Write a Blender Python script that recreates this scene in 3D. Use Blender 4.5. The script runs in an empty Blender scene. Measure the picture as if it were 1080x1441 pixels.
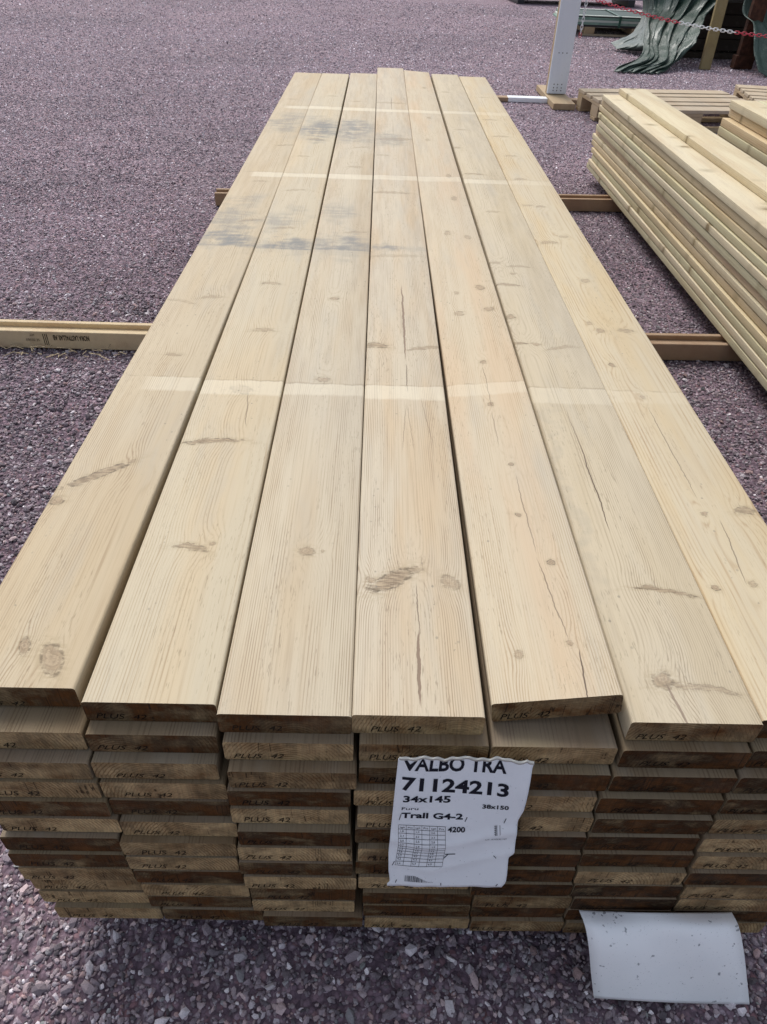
import bpy, math, random
import numpy as np
from mathutils import Matrix, Vector, noise
random.seed(7); rng = np.random.default_rng(11)
scene = bpy.context.scene
COL = scene.collection
RAD = math.radians

# ------------------------------------------------------------------ camera
CAMPOS = (0.01114, -0.45130, 0.66390)
FPX = 1007.09                                   # focal length in pixels of a 1080 x 1441 frame
R_ = np.array((0.999507598, -0.000509388, 0.0313735908))
U_ = np.array((-0.02376532, 0.6405818, 0.7675221))
F_ = np.array((0.02048832, 0.76788977, -0.64025427))
cam = bpy.data.cameras.new('camera')
cam.sensor_fit = 'VERTICAL'; cam.sensor_height = 36.0; cam.lens = FPX/1441.0*36.0
cam.clip_start = 0.02; cam.clip_end = 500
camo = bpy.data.objects.new('camera', cam); COL.objects.link(camo)
camo.matrix_world = Matrix([(R_[0], U_[0], -F_[0], CAMPOS[0]), (R_[1], U_[1], -F_[1], CAMPOS[1]),
                            (R_[2], U_[2], -F_[2], CAMPOS[2]), (0, 0, 0, 1)])
scene.camera = camo
C0 = np.array(CAMPOS)

# ------------------------------------------------------------------ sky, sun, exposure
SUN_EL, SUN_AZ = 52.0, -22.0                      # overcast: soft light from beyond the stacks (azimuth from +Y towards +X)
w = bpy.data.worlds.new("World"); scene.world = w; w.use_nodes = True
nt = w.node_tree; bg = nt.nodes['Background']
sky = nt.nodes.new('ShaderNodeTexSky'); sky.sky_type = 'NISHITA'; sky.sun_disc = False
sky.sun_elevation = RAD(SUN_EL); sky.sun_rotation = RAD(SUN_AZ); sky.air_density = 1.0; sky.dust_density = 3.0
hs = nt.nodes.new('ShaderNodeHueSaturation'); hs.inputs['Saturation'].default_value = 0.5
nt.links.new(sky.outputs[0], hs.inputs['Color']); nt.links.new(hs.outputs[0], bg.inputs['Color'])
bg.inputs['Strength'].default_value = 0.125
sl = bpy.data.lights.new('sun', 'SUN'); sl.energy = 1.4; sl.angle = RAD(28); sl.color = (1, 0.975, 0.94)
so = bpy.data.objects.new('sun', sl); COL.objects.link(so)
sd = Vector((math.sin(RAD(SUN_AZ))*math.cos(RAD(SUN_EL)), math.cos(RAD(SUN_AZ))*math.cos(RAD(SUN_EL)), math.sin(RAD(SUN_EL))))
so.rotation_euler = sd.to_track_quat('Z', 'Y').to_euler()
so.location = (0, 6, 8)
scene.view_settings.view_transform = 'Standard'; scene.view_settings.look = 'None'
scene.view_settings.exposure = 0.50; scene.view_settings.gamma = 1.0

G = -0.485                                       # ground height; z = 0 is the top face of the big stack
ZB = -0.425                                      # top of the bearers

def at(px, py, axis, v):
    """point of the place seen at a measured spot of the photograph, on the plane axis = v"""
    d = F_*FPX + R_*(px-540) - U_*(py-720.5)
    i = 'xyz'.index(axis); t = (v-C0[i])/d[i]
    return C0 + d*t

# ------------------------------------------------------------------ helpers
def tag(o, label=None, cat=None, group=None, kind=None):
    if label: o['label'] = label
    if cat: o['category'] = cat
    if group: o['group'] = group
    if kind: o['kind'] = kind
    return o
def mobj(name, verts, faces, mats, parent=None, smooth=False, loc=(0, 0, 0), midx=None):
    me = bpy.data.meshes.new(name); me.from_pydata([tuple(map(float, v)) for v in verts], [], faces)
    for m in (mats if isinstance(mats, (list, tuple)) else [mats]): me.materials.append(m)
    if midx is not None: me.polygons.foreach_set('material_index', midx)
    if smooth: me.polygons.foreach_set('use_smooth', [True]*len(me.polygons))
    me.update()
    o = bpy.data.objects.new(name, me); COL.objects.link(o); o.location = loc
    if parent: o.parent = parent
    return o
def empty(name, loc, rz=0):
    o = bpy.data.objects.new(name, None); COL.objects.link(o); o.location = loc; o.rotation_euler = (0, 0, rz)
    o.empty_display_size = 0.05
    return o
class MB:
    """collects shapes of one part"""
    def __init__(s): s.v = []; s.f = []; s.m = []
    def add(s, v, f, m=0):
        b = len(s.v); s.v += [tuple(p) for p in v]; s.f += [tuple(b+i for i in q) for q in f]; s.m += [m]*len(f)
    def box(s, x0, x1, y0, y1, z0, z1, bev=0.0, m=0, M=None):
        """box with chamfered vertical and horizontal long edges"""
        bx = min(bev, (x1-x0)/2.1, (y1-y0)/2.1, (z1-z0)/2.1)
        vs = []; 
        for sx in (0, 1):
            for sy in (0, 1):
                for sz in (0, 1):
                    X = (x0, x1)[sx]; Y = (y0, y1)[sy]; Z = (z0, z1)[sz]
                    dx = bx if sx == 0 else -bx; dy = bx if sy == 0 else -bx; dz = bx if sz == 0 else -bx
                    vs += [(X, Y+dy, Z+dz), (X+dx, Y, Z+dz), (X+dx, Y+dy, Z)]
        def vi(sx, sy, sz, k): return (sx*4+sy*2+sz)*3+k
        fs = []
        for s_ in (0, 1):
            q = [vi(s_, 0, 0, 0), vi(s_, 1, 0, 0), vi(s_, 1, 1, 0), vi(s_, 0, 1, 0)]; fs.append(q if s_ else q[::-1])
            q = [vi(0, s_, 0, 1), vi(1, s_, 0, 1), vi(1, s_, 1, 1), vi(0, s_, 1, 1)]; fs.append(q[::-1] if s_ else q)
            q = [vi(0, 0, s_, 2), vi(1, 0, s_, 2), vi(1, 1, s_, 2), vi(0, 1, s_, 2)]; fs.append(q if s_ else q[::-1])
        if bx > 0:
            for a in (0, 1):
                for b in (0, 1):
                    fs.append([vi(a, b, 0, 0), vi(a, b, 1, 0), vi(a, b, 1, 1), vi(a, b, 0, 1)])
                    fs.append([vi(a, 0, b, 0), vi(a, 1, b, 0), vi(a, 1, b, 2), vi(a, 0, b, 2)])
                    fs.append([vi(0, a, b, 1), vi(1, a, b, 1), vi(1, a, b, 2), vi(0, a, b, 2)])
                    for c in (0, 1): fs.append([vi(a, b, c, 0), vi(a, b, c, 1), vi(a, b, c, 2)])
        if M is not None: vs = [tuple(M @ Vector(p)) for p in vs]
        s.add(vs, fs, m)
    def build(s, name, mats, parent=None, smooth=False, loc=(0, 0, 0)):
        o = mobj(name, s.v, s.f, mats, parent, smooth, loc, s.m)
        import bmesh
        bm = bmesh.new(); bm.from_mesh(o.data); bmesh.ops.recalc_face_normals(bm, faces=bm.faces); bm.to_mesh(o.data); bm.free()
        return o

# ------------------------------------------------------------------ node helpers
class NT:
    def __init__(s, name):
        s.mat = bpy.data.materials.new(name); s.mat.use_nodes = True
        s.t = s.mat.node_tree; s.b = s.t.nodes['Principled BSDF']
    def n(s, typ, **kw):
        nd = s.t.nodes.new(typ)
        for k, v in kw.items(): setattr(nd, k, v)
        return nd
    def put(s, sock, v):
        if isinstance(v, bpy.types.NodeSocket): s.t.links.new(v, sock)
        elif isinstance(v, (tuple, list)) and len(v) == 3 and sock.type == 'RGBA': sock.default_value = (*v, 1)
        else: sock.default_value = v
    def math(s, op, a, b=None, c=None, clamp=False):
        nd = s.n('ShaderNodeMath', operation=op); nd.use_clamp = clamp
        for i, v in enumerate((a, b, c)):
            if v is not None: s.put(nd.inputs[i], v)
        return nd.outputs[0]
    def vm(s, op, a, b=None):
        nd = s.n('ShaderNodeVectorMath', operation=op); s.put(nd.inputs[0], a)
        if b is not None: s.put(nd.inputs[1], b)
        return nd.outputs['Value'] if op in ('LENGTH', 'DOT_PRODUCT') else nd.outputs[0]
    def noise(s, vec, scale=1, detail=2, rough=0.5, out='Fac', dist=0):
        nd = s.n('ShaderNodeTexNoise'); s.put(nd.inputs['Vector'], vec); nd.inputs['Scale'].default_value = scale
        nd.inputs['Detail'].default_value = detail; nd.inputs['Roughness'].default_value = rough; nd.inputs['Distortion'].default_value = dist
        return nd.outputs[out]
    def vor(s, vec, scale, out='Distance', feature='F1', rnd=1):
        nd = s.n('ShaderNodeTexVoronoi', feature=feature); s.put(nd.inputs['Vector'], vec); nd.inputs['Scale'].default_value = scale
        nd.inputs['Randomness'].default_value = rnd
        return nd.outputs[out]
    def smooth(s, v, a, b, lo=0.0, hi=1.0):
        nd = s.n('ShaderNodeMapRange', interpolation_type='SMOOTHSTEP'); s.put(nd.inputs[0], v)
        nd.inputs[1].default_value = a; nd.inputs[2].default_value = b; nd.inputs[3].default_value = lo; nd.inputs[4].default_value = hi
        return nd.outputs[0]
    def mix(s, f, a, b, mode='MIX'):
        nd = s.n('ShaderNodeMix', data_type='RGBA', blend_type=mode)
        s.put(nd.inputs[0], f); s.put(nd.inputs[6], a); s.put(nd.inputs[7], b); return nd.outputs[2]
    def ramp(s, f, stops, interp='LINEAR'):
        nd = s.n('ShaderNodeValToRGB'); s.put(nd.inputs[0], f); cr = nd.color_ramp; cr.interpolation = interp
        while len(cr.elements) < len(stops): cr.elements.new(0.5)
        for e, (p, c) in zip(cr.elements, stops): e.position = p; e.color = (*c, 1)
        return nd.outputs[0]
    def bump(s, h, strength=0.3, dist=0.001, normal=None):
        nd = s.n('ShaderNodeBump'); s.put(nd.inputs['Height'], h); nd.inputs['Strength'].default_value = strength
        nd.inputs['Distance'].default_value = dist
        if normal: s.put(nd.inputs['Normal'], normal)
        return nd.outputs[0]
    def sep(s, v):
        nd = s.n('ShaderNodeSeparateXYZ'); s.put(nd.inputs[0], v); return nd.outputs
    def comb(s, x, y, z):
        nd = s.n('ShaderNodeCombineXYZ')
        for i, v in enumerate((x, y, z)): s.put(nd.inputs[i], v)
        return nd.outputs[0]
    def attr(s, name, out='Fac'):
        nd = s.n('ShaderNodeAttribute', attribute_type='OBJECT', attribute_name=name); return nd.outputs[out]
    def out(s, color, rough=0.7, normal=None, spec=0.3, metal=0.0):
        s.put(s.b.inputs['Base Color'], color); s.put(s.b.inputs['Roughness'], rough)
        s.b.inputs['Specular IOR Level'].default_value = spec; s.b.inputs['Metallic'].default_value = metal
        if normal: s.put(s.b.inputs['Normal'], normal)
        return s.mat

# node group: an ellipse-shaped mark (knot, spike knot, crack, stain) on a board face
def mark_group():
    g = bpy.data.node_groups.new('board_mark', 'ShaderNodeTree')
    for nm, tp in (('Vector', 'NodeSocketVector'), ('Center', 'NodeSocketVector'), ('Angle', 'NodeSocketFloat'), ('SX', 'NodeSocketFloat'), ('SY', 'NodeSocketFloat')):
        g.interface.new_socket(nm, in_out='INPUT', socket_type=tp)
    g.interface.new_socket('D', in_out='OUTPUT', socket_type='NodeSocketFloat')
    gi = g.nodes.new('NodeGroupInput'); go = g.nodes.new('NodeGroupOutput'); L = g.links.new
    sb = g.nodes.new('ShaderNodeVectorMath'); sb.operation = 'SUBTRACT'; L(gi.outputs[0], sb.inputs[0]); L(gi.outputs[1], sb.inputs[1])
    ro = g.nodes.new('ShaderNodeVectorRotate'); ro.rotation_type = 'Z_AXIS'; L(sb.outputs[0], ro.inputs['Vector']); L(gi.outputs[2], ro.inputs['Angle'])
    se = g.nodes.new('ShaderNodeSeparateXYZ'); L(ro.outputs[0], se.inputs[0])
    def m(op, a, b):
        n = g.nodes.new('ShaderNodeMath'); n.operation = op; L(a, n.inputs[0]); L(b, n.inputs[1]); return n.outputs[0]
    K = g.nodes.new('ShaderNodeMath'); K.operation = 'MULTIPLY'; K.inputs[1].default_value = 7.0; L(m('MULTIPLY', se.outputs[0], se.outputs[0]), K.inputs[0])
    g.interface.new_socket('Bend', in_out='INPUT', socket_type='NodeSocketFloat')
    a = m('DIVIDE', se.outputs[0], gi.outputs[3]); b = m('DIVIDE', m('ADD', se.outputs[1], m('MULTIPLY', K.outputs[0], gi.outputs['Bend'])), gi.outputs[4])
    d = m('ADD', m('MULTIPLY', a, a), m('MULTIPLY', b, b))
    q = g.nodes.new('ShaderNodeMath'); q.operation = 'SQRT'; L(d, q.inputs[0]); L(q.outputs[0], go.inputs[0])
    return g
MARK = mark_group()
GREY = (.20, .20, .19)

def wood(name, base=(.60, .535, .42), late=(.40, .30, .19), marks=(), cracks=(), stains=(), straps=None, ringw=.0030, pith=(0.01, -.05),
         seed=0.0, contrast=0.74, per_object=False, tint2=(.56, .47, .35), wear=1.0, yn=0., end=False, rnd_knots=True, grey=0.0, spray=()):
    N = NT(name)
    tc = N.n('ShaderNodeTexCoord').outputs['Object']
    x, y, z = N.sep(tc)
    if per_object:
        sd_ = N.math('MULTIPLY', N.attr('seed'), 7.31)
        px_ = N.math('MULTIPLY', N.math('SUBTRACT', N.attr('pith'), .5), .11)
    else:
        sd_ = seed*7.31; px_ = pith[0]
    off = N.comb(sd_, N.math('MULTIPLY', sd_, 1.7) if per_object else sd_*1.7, 0.0)
    cs = N.vm('ADD', tc, off)
    # slow wander of the grain along the board
    low = N.noise(N.vm('MULTIPLY', cs, (4., .42, 4.)), 1, 2, .5)
    wav = N.math('MULTIPLY', N.math('SUBTRACT', low, .5), .016)
    dist = N.vm('ADD', tc, N.vm('MULTIPLY', N.vm('SUBTRACT', N.noise(N.vm('MULTIPLY', cs, (60., 22., 60.)), 1, 3, .6, 'Color'), (.5, .5, .5)), (.007, .016, 0.)))
    dx = N.math('SUBTRACT', x, px_); dz = N.math('SUBTRACT', z, pith[1])
    r = N.math('SQRT', N.math('ADD', N.math('MULTIPLY', dx, dx), N.math('MULTIPLY', dz, dz)))
    r = N.math('ADD', r, wav)
    masks = []
    def dnode(cx, cy, ang, sx, sy, v=dist, bend=0.0):
        g = N.n('ShaderNodeGroup'); g.node_tree = MARK; N.put(g.inputs[0], v)
        g.inputs[1].default_value = (cx, cy, 0); g.inputs[2].default_value = ang; g.inputs[3].default_value = sx; g.inputs[4].default_value = sy; g.inputs['Bend'].default_value = bend
        # ignore height: squash by rotating about z only; z is not used
        return g.outputs[0]
    for (cx, cy, ang, sx, sy, k) in marks:
        rn_ = sx < .0085 and .5 < sx/sy < 1.7
        if rn_: sx, sy = sx*.72, sy*.72
        d = dnode(cx, cy, ang, sx, sy, bend=min(1.0, .0045/(7*sx*sx)) if sx > .013 and sx > 1.7*sy and k < .92 else 0.0)
        db = dnode(cx, cy, 0, max(sx*1.5, .012), .035)
        bulge = N.math('EXPONENT', N.math('MULTIPLY', N.math('MULTIPLY', db, db), -1.0))
        r = N.math('ADD', r, N.math('MULTIPLY', bulge, (.0068 if k > .3 else .003)))
        masks.append((d, k, sx < .013 and (.4 < sx/sy < 1.7)))
    ph = N.math('DIVIDE', r, ringw)
    ph = N.math('ADD', ph, N.math('MULTIPLY', N.noise(N.vm('MULTIPLY', cs, (130., 3., 130.)), 1, 2), .9))
    sn = N.math('SINE', N.math('MULTIPLY', ph, 2*math.pi))
    ring = N.math('POWER', N.math('ADD', N.math('MULTIPLY', sn, .5), .5), 4.0)
    fib = N.noise(N.vm('MULTIPLY', cs, (900., 9., 900.)), 1, 2, .6)
    broken = N.smooth(N.noise(N.vm('MULTIPLY', cs, (70., 5., 70.)), 1, 3, .6), .34, .66)
    patch = N.noise(N.vm('MULTIPLY', cs, (14., 1.6, 14.)), 1, 3, .55)
    if end:
        f = N.math('MULTIPLY', N.math('MULTIPLY', ring, N.smooth(N.noise(cs, 24, 3, .6), .40, .62, .25, 1.0)), .8)
        f = N.math('ADD', f, N.math('MULTIPLY', N.math('SUBTRACT', N.noise(cs, 700, 2), .5), .25), clamp=True)
        dk = N.attr('dark')
        blot = N.noise(N.vm('MULTIPLY', cs, (1., 1., 1.8)), 22, 4, .62)
        pale = N.mix(f, (.46, .34, .185), (.18, .105, .045))
        dark = N.mix(N.smooth(blot, .36, .64), (.014, .006, .002), (.095, .040, .012))
        c = N.mix(N.math('ADD', N.math('MULTIPLY', dk, .92), N.math('MULTIPLY', N.math('SUBTRACT', blot, .5), 2.0), clamp=True), pale, dark)
        red = N.smooth(N.noise(cs, 9, 2), .56, .72)
        c = N.mix(N.math('MULTIPLY', red, .4), c, (.12, .05, .022))
        grm = N.smooth(N.noise(cs, 34, 5, .7), .44, .66)
        c = N.mix(N.math('MULTIPLY', grm, .45), c, (.06, .045, .03))
        sp = N.smooth(N.noise(cs, 260, 2, .6), .62, .74)
        c = N.mix(N.math('MULTIPLY', sp, .4), c, (.03, .022, .015))
        chk = N.math('ABSOLUTE', N.math('SUBTRACT', N.noise(N.vm('MULTIPLY', cs, (46., 1., 2.)), 1, 2, .6), .5))
        c = N.mix(N.math('MULTIPLY', N.math('MULTIPLY', N.smooth(chk, .010, .002), N.smooth(blot, .50, .56)), .8), c, (.02, .013, .008))
        saw = N.noise(N.vm('MULTIPLY', cs, (420., 1., 24.)), 1, 3, .7)
        c = N.mix(N.smooth(saw, .42, .62, 0, .35), c, N.mix(1.0, c, (1.7, 1.6, 1.5), 'MULTIPLY'))
        wet = N.smooth(N.noise(N.vm('MULTIPLY', cs, (1., 1., .2)), 13, 3, .6), .42, .62)
        c = N.mix(N.math('MULTIPLY', wet, .45), c, N.mix(1.0, c, (.45, .40, .36), 'MULTIPLY'))
        nrm = N.bump(N.math('ADD', N.noise(cs, 500, 3, .7), N.math('MULTIPLY', ring, .4)), .6, .0012)
        return N.out(c, .85, nrm, .15)
    flat = N.smooth(N.math('ABSOLUTE', dx), .004, .040, .30, 1.0)
    f = N.math('MULTIPLY', N.math('MULTIPLY', ring, flat), N.math('MULTIPLY', broken, contrast))
    c = N.mix(f, base, late)
    c = N.mix(N.math('MULTIPLY', N.smooth(patch, .42, .68), .8), c, N.mix(f, tint2, late))
    c = N.mix(N.math('MULTIPLY', N.math('SUBTRACT', fib, .5), .9, clamp=True), c, late)
    c = N.mix(N.math('MULTIPLY', N.smooth(N.noise(N.vm('MULTIPLY', cs, (18., 3., 18.)), 1, 4, .6), .5, .75), .28*wear), c, (.40, .38, .33))
    dash = N.noise(N.vm('MULTIPLY', cs, (560., 48., 560.)), 1, 2, .6)
    dmask = N.smooth(N.noise(N.vm('MULTIPLY', cs, (26., 2.5, 26.)), 1, 2, .5), .40, .60)
    c = N.mix(N.math('MULTIPLY', N.math('MULTIPLY', N.smooth(dash, .60, .68), dmask), .38), c, tuple(.55*q for q in late))
    if per_object:
        tn = N.attr('tint', 'Color')
        c = N.mix(.85, c, tn, 'MULTIPLY')
        # scattered knots, different on every board
        vv = N.vm('MULTIPLY', N.vm('ADD', N.vm('MULTIPLY', cs, (1., 1., 1.)), N.vm('MULTIPLY', N.noise(cs, 30, 2, .5, 'Color'), (.01, .03, .01))), (6., 8., 0.))
        kd = N.vor(vv, 1.0)
        c = N.mix(N.math('MULTIPLY', N.smooth(kd, .13, .07), .85), c, (.21, .13, .065))
        c = N.mix(N.math('MULTIPLY', N.smooth(kd, .30, .10), .45), c, (.30, .24, .13))
    hgt = N.math('MULTIPLY', N.math('MULTIPLY', ring, flat), -.5)
    knz = N.smooth(N.noise(N.vm('MULTIPLY', cs, (70., 160., 60.)), 1, 4, .7), .38, .60)
    kc = N.mix(N.smooth(N.noise(N.vm('MULTIPLY', cs, (45., 420., 60.)), 1, 4, .7), .38, .62), (.42, .32, .205), (.15, .10, .06))
    for d, k, rnd_ in masks:
        kc_ = kc
        if rnd_: kc_ = N.mix(N.math('ADD', N.math('MULTIPLY', N.math('SINE', N.math('MULTIPLY', N.math('ADD', d, N.math('MULTIPLY', knz, .5)), 9.)), .35), .45, None, True), (.42, .31, .20), (.17, .115, .07))
        core = N.smooth(d, 1.05, .6)
        halo = N.smooth(d, 2.3, .8)
        rim = N.math('MULTIPLY', N.math('MULTIPLY', N.smooth(d, 1.25, 1.0), N.smooth(d, .65, .95)), knz)
        c = N.mix(N.math('MULTIPLY', N.math('MULTIPLY', halo, knz), .5*min(1, k+.2)), c, (.33, .25, .145))
        c = N.mix(N.math('MULTIPLY', core, k*.88), c, kc_)
        c = N.mix(N.math('MULTIPLY', rim, .9*k), c, (.11, .08, .05))
    for (cx, cy, ang, sx, sy, k) in cracks:
        wob = N.vm('ADD', tc, N.comb(N.math('MULTIPLY', N.math('SUBTRACT', N.noise(N.vm('MULTIPLY', cs, (0., 14., 0.)), 1, 4, .7), .5), .010), 0.0, 0.0))
        d = dnode(cx, cy, ang, sx, sy, wob)
        m_ = N.smooth(d, 1.0, .75)
        c = N.mix(N.math('MULTIPLY', m_, k), c, (.075, .045, .03) if sx < .0016 else (.19, .125, .085))
        hgt = N.math('SUBTRACT', hgt, N.math('MULTIPLY', m_, 2.0))
    for (cx, cy, sx, sy, k, colr) in stains:
        sn_ = N.math('ADD', N.math('MULTIPLY', N.noise(N.vm('MULTIPLY', cs, (9., 46., 9.)), 1, 4, .65), .55), N.math('MULTIPLY', N.noise(N.vm('MULTIPLY', cs, (26., 14., 26.)), 1, 5, .7), .45))
        wd = N.vm('ADD', tc, N.vm('MULTIPLY', N.vm('SUBTRACT', N.noise(cs, 9, 3, .6, 'Color'), (.5, .5, .5)), (.16, .34, 0)))
        d = dnode(cx, cy, 0, sx*1.25, sy*1.25, wd)
        m_ = N.math('MULTIPLY', N.smooth(d, 1.35, .35), N.smooth(sn_, .36, .58))
        if colr == GREY and cy < 1.7: m_ = N.math('MULTIPLY', m_, N.smooth(y, 1.383-yn, 1.392-yn, .25, 1.0))
        c = N.mix(N.math('MULTIPLY', m_, k), c, colr)
    if straps:
        for (y0, y1, xa, k) in straps:
            yy = N.math('ADD', y, N.math('MULTIPLY', N.math('SUBTRACT', N.noise(cs, 30, 5, .75), .5), .016))
            m_ = N.math('MULTIPLY', N.smooth(yy, y0-.004, y0+.006), N.smooth(yy, y1+.002, y1-.002))
            m_ = N.math('MULTIPLY', m_, N.smooth(x, xa-.01, xa+.02))
            m_ = N.math('MULTIPLY', m_, N.smooth(N.noise(cs, 10, 2), .15, .5, .45, 1.0))
            c = N.mix(N.math('MULTIPLY', m_, k), c, N.mix(N.math('MULTIPLY', f, .35), (.76, .69, .53), late))
            ln = N.math('MULTIPLY', N.smooth(yy, y1-.002, y1+.001), N.smooth(yy, y1+.007, y1+.002))
            ln = N.math('MULTIPLY', ln, N.smooth(N.noise(cs, 26, 3), .42, .62))
            c = N.mix(N.math('MULTIPLY', ln, .45), c, (.28, .22, .15))
    if wear > 0:
        sp = N.vor(N.vm('MULTIPLY', cs, (1., .8, 1.)), 75)
        spn = N.smooth(N.noise(N.vm('MULTIPLY', cs, (16., 2.2, 16.)), 1, 2), .50, .70)
        dots = N.math('MULTIPLY', N.smooth(sp, .17, .09), spn)
        dots = N.math('MULTIPLY', dots, N.smooth(N.vor(cs, 75, 'Color'), .45, .5))
        c = N.mix(N.math('MULTIPLY', dots, .55*wear), c, (.17, .16, .13))
        mil = N.math('MULTIPLY', N.smooth(N.noise(cs, 420, 3, .7), .60, .70), N.smooth(N.noise(N.vm('MULTIPLY', cs, (9., 1.5, 9.)), 1, 3), .50, .64))
        c = N.mix(N.math('MULTIPLY', mil, .38*wear), c, (.20, .18, .15))
        big = N.smooth(N.noise(N.vm('MULTIPLY', cs, (3., 1.3, 3.)), 1, 3, .6), .40, .72)
        c = N.mix(N.math('MULTIPLY', big, .22*wear), c, (.42, .385, .33))
    if grey: c = N.mix(grey, c, (.36, .34, .32))
    nrm = N.bump(N.math('ADD', hgt, N.math('MULTIPLY', fib, .6)), .35, .0006)
    return N.out(c, .72, nrm, .25)

# ------------------------------------------------------------------ ground: crushed purple granite
def ground_mat():
    N = NT('crushed_stone_ground'); tc = N.n('ShaderNodeTexCoord').outputs['Object']
    wv = N.vm('ADD', tc, N.vm('MULTIPLY', N.noise(tc, 40, 2, .5, 'Color'), (.012, .012, 0)))
    cell = N.vor(wv, 105, 'Color'); dd = N.vor(wv, 105)
    cell2 = N.vor(wv, 48, 'Color'); dd2 = N.vor(wv, 48)
    cx = N.sep(cell)[0]; cy = N.sep(cell)[1]
    c = N.ramp(cx, [(0, (.055, .043, .052)), (.25, (.115, .088, .108)), (.5, (.165, .128, .15)), (.72, (.21, .155, .175)), (.9, (.29, .25, .275)), (1, (.42, .39, .41))])
    c = N.mix(N.math('MULTIPLY', N.smooth(cy, .8, .9), .5), c, (.24, .13, .12))
    c2 = N.ramp(N.sep(cell2)[0], [(0, (.08, .062, .075)), (.5, (.16, .125, .148)), (.85, (.24, .19, .215)), (1, (.38, .34, .36))])
    c = N.mix(N.math('MULTIPLY', N.smooth(N.sep(cell2)[1], .55, .6), .7), c, c2)
    c = N.mix(N.smooth(dd, .35, .62, 0, .6), c, (.05, .038, .048))
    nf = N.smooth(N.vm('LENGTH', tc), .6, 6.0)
    c = N.mix(nf, N.mix(1.0, c, (1.25, 1.18, 1.22), 'MULTIPLY'), N.mix(1.0, c, (2.0, 1.98, 1.93), 'MULTIPLY'))  # darker near, lighter far: the shade at the near end put into the colour
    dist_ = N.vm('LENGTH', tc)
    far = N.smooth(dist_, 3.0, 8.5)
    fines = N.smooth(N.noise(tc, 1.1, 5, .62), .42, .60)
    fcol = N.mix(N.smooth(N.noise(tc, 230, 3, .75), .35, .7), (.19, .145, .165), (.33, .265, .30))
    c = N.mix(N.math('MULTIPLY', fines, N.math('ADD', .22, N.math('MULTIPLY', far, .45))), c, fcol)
    tone = N.noise(N.vm('MULTIPLY', tc, (.6, 1.4, 1.)), .9, 5, .6)
    c = N.mix(N.smooth(tone, .38, .62, 0, .35), c, N.mix(1.0, c, (1.5, 1.42, 1.45), 'MULTIPLY'))
    c = N.mix(N.smooth(N.noise(tc, 60, 4, .8), .35, .7, 0, .5), N.mix(1.0, c, (.78, .76, .78), 'MULTIPLY'), N.mix(1.0, c, (1.4, 1.36, 1.38), 'MULTIPLY'))
    h = N.math('ADD', N.math('MULTIPLY', N.math('SUBTRACT', 1, dd), .6), N.math('MULTIPLY', cy, .5))
    h = N.math('ADD', h, N.math('MULTIPLY', N.math('SUBTRACT', 1, dd2), .6))
    nrm = N.bump(h, .9, .006)
    nrm = N.bump(N.noise(tc, 300, 3, .7), .5, .002, nrm)
    return N.out(c, .9, nrm, .2)
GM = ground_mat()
# sheet, gently uneven, fine near the stacks and running out to 120 m
def axis(a, n, lim):
    near = np.linspace(-a, a, n); f = np.array([10, 16, 28, 50, 120.]); return np.concatenate([-f[::-1], near, f])
gx = axis(7, 71, 120); gy = axis(7, 71, 120)+4
gv = []
for yv in gy:
    for xv in gx:
        d = max(0, 1-max(abs(xv), abs(yv-4))/9)
        und = (noise.noise(Vector((xv*.9, yv*.9, 0)))*.010+noise.noise(Vector((xv*3, yv*3, 4)))*.004)*d
        gv.append((xv, yv, G-.006+und))
nxg = len(gx); gf = [(j*nxg+i, j*nxg+i+1, (j+1)*nxg+i+1, (j+1)*nxg+i) for j in range(len(gy)-1) for i in range(nxg-1)]
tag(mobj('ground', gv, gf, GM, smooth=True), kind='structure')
def gz(X, Y): 
    return np.array([G-.006+(noise.noise(Vector((a*.9, b*.9, 0)))*.010+noise.noise(Vector((a*3, b*3, 4)))*.004)*max(0, 1-max(abs(a), abs(b-4))/9) for a, b in zip(X, Y)])

def stone_mat():
    N = NT('loose_stone'); a = N.n('ShaderNodeAttribute', attribute_type='GEOMETRY', attribute_name='stone_tint').outputs['Color']
    tc = N.n('ShaderNodeTexCoord').outputs['Object']
    c = N.mix(N.smooth(N.noise(tc, 500, 3, .7), .4, .7, 0, .5), a, N.mix(1.0, a, (1.55, 1.5, 1.5), 'MULTIPLY'))
    c = N.mix(N.smooth(N.noise(tc, 260, 2, .6), .6, .7, 0, .5), c, N.mix(1.0, a, (.5, .48, .5), 'MULTIPLY'))
    return N.out(c, .82, N.bump(N.noise(tc, 600, 3, .7), .4, .001), .28)
SM = stone_mat()
PHI = (1+5**.5)/2
ico = np.array([(-1, PHI, 0), (1, PHI, 0), (-1, -PHI, 0), (1, -PHI, 0), (0, -1, PHI), (0, 1, PHI), (0, -1, -PHI), (0, 1, -PHI), (PHI, 0, -1), (PHI, 0, 1), (-PHI, 0, -1), (-PHI, 0, 1)])/math.sqrt(1+PHI*PHI)
icf = np.array([(0, 11, 5), (0, 5, 1), (0, 1, 7), (0, 7, 10), (0, 10, 11), (1, 5, 9), (5, 11, 4), (11, 10, 2), (10, 7, 6), (7, 1, 8), (3, 9, 4), (3, 4, 2), (3, 2, 6), (3, 6, 8), (3, 8, 9), (4, 9, 5), (2, 4, 11), (6, 2, 10), (8, 6, 7), (9, 8, 1)])
PAL = np.array([(.150, .112, .135), (.115, .088, .108), (.19, .14, .155), (.24, .165, .17), (.085, .067, .082), (.21, .185, .21), (.31, .285, .31), (.055, .045, .055), (.22, .125, .12), (.15, .15, .165), (.42, .40, .41), (.135, .15, .145)])
PW = np.array([.22, .18, .14, .09, .10, .09, .055, .05, .035, .02, .012, .008]); PW = PW/PW.sum()
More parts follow.
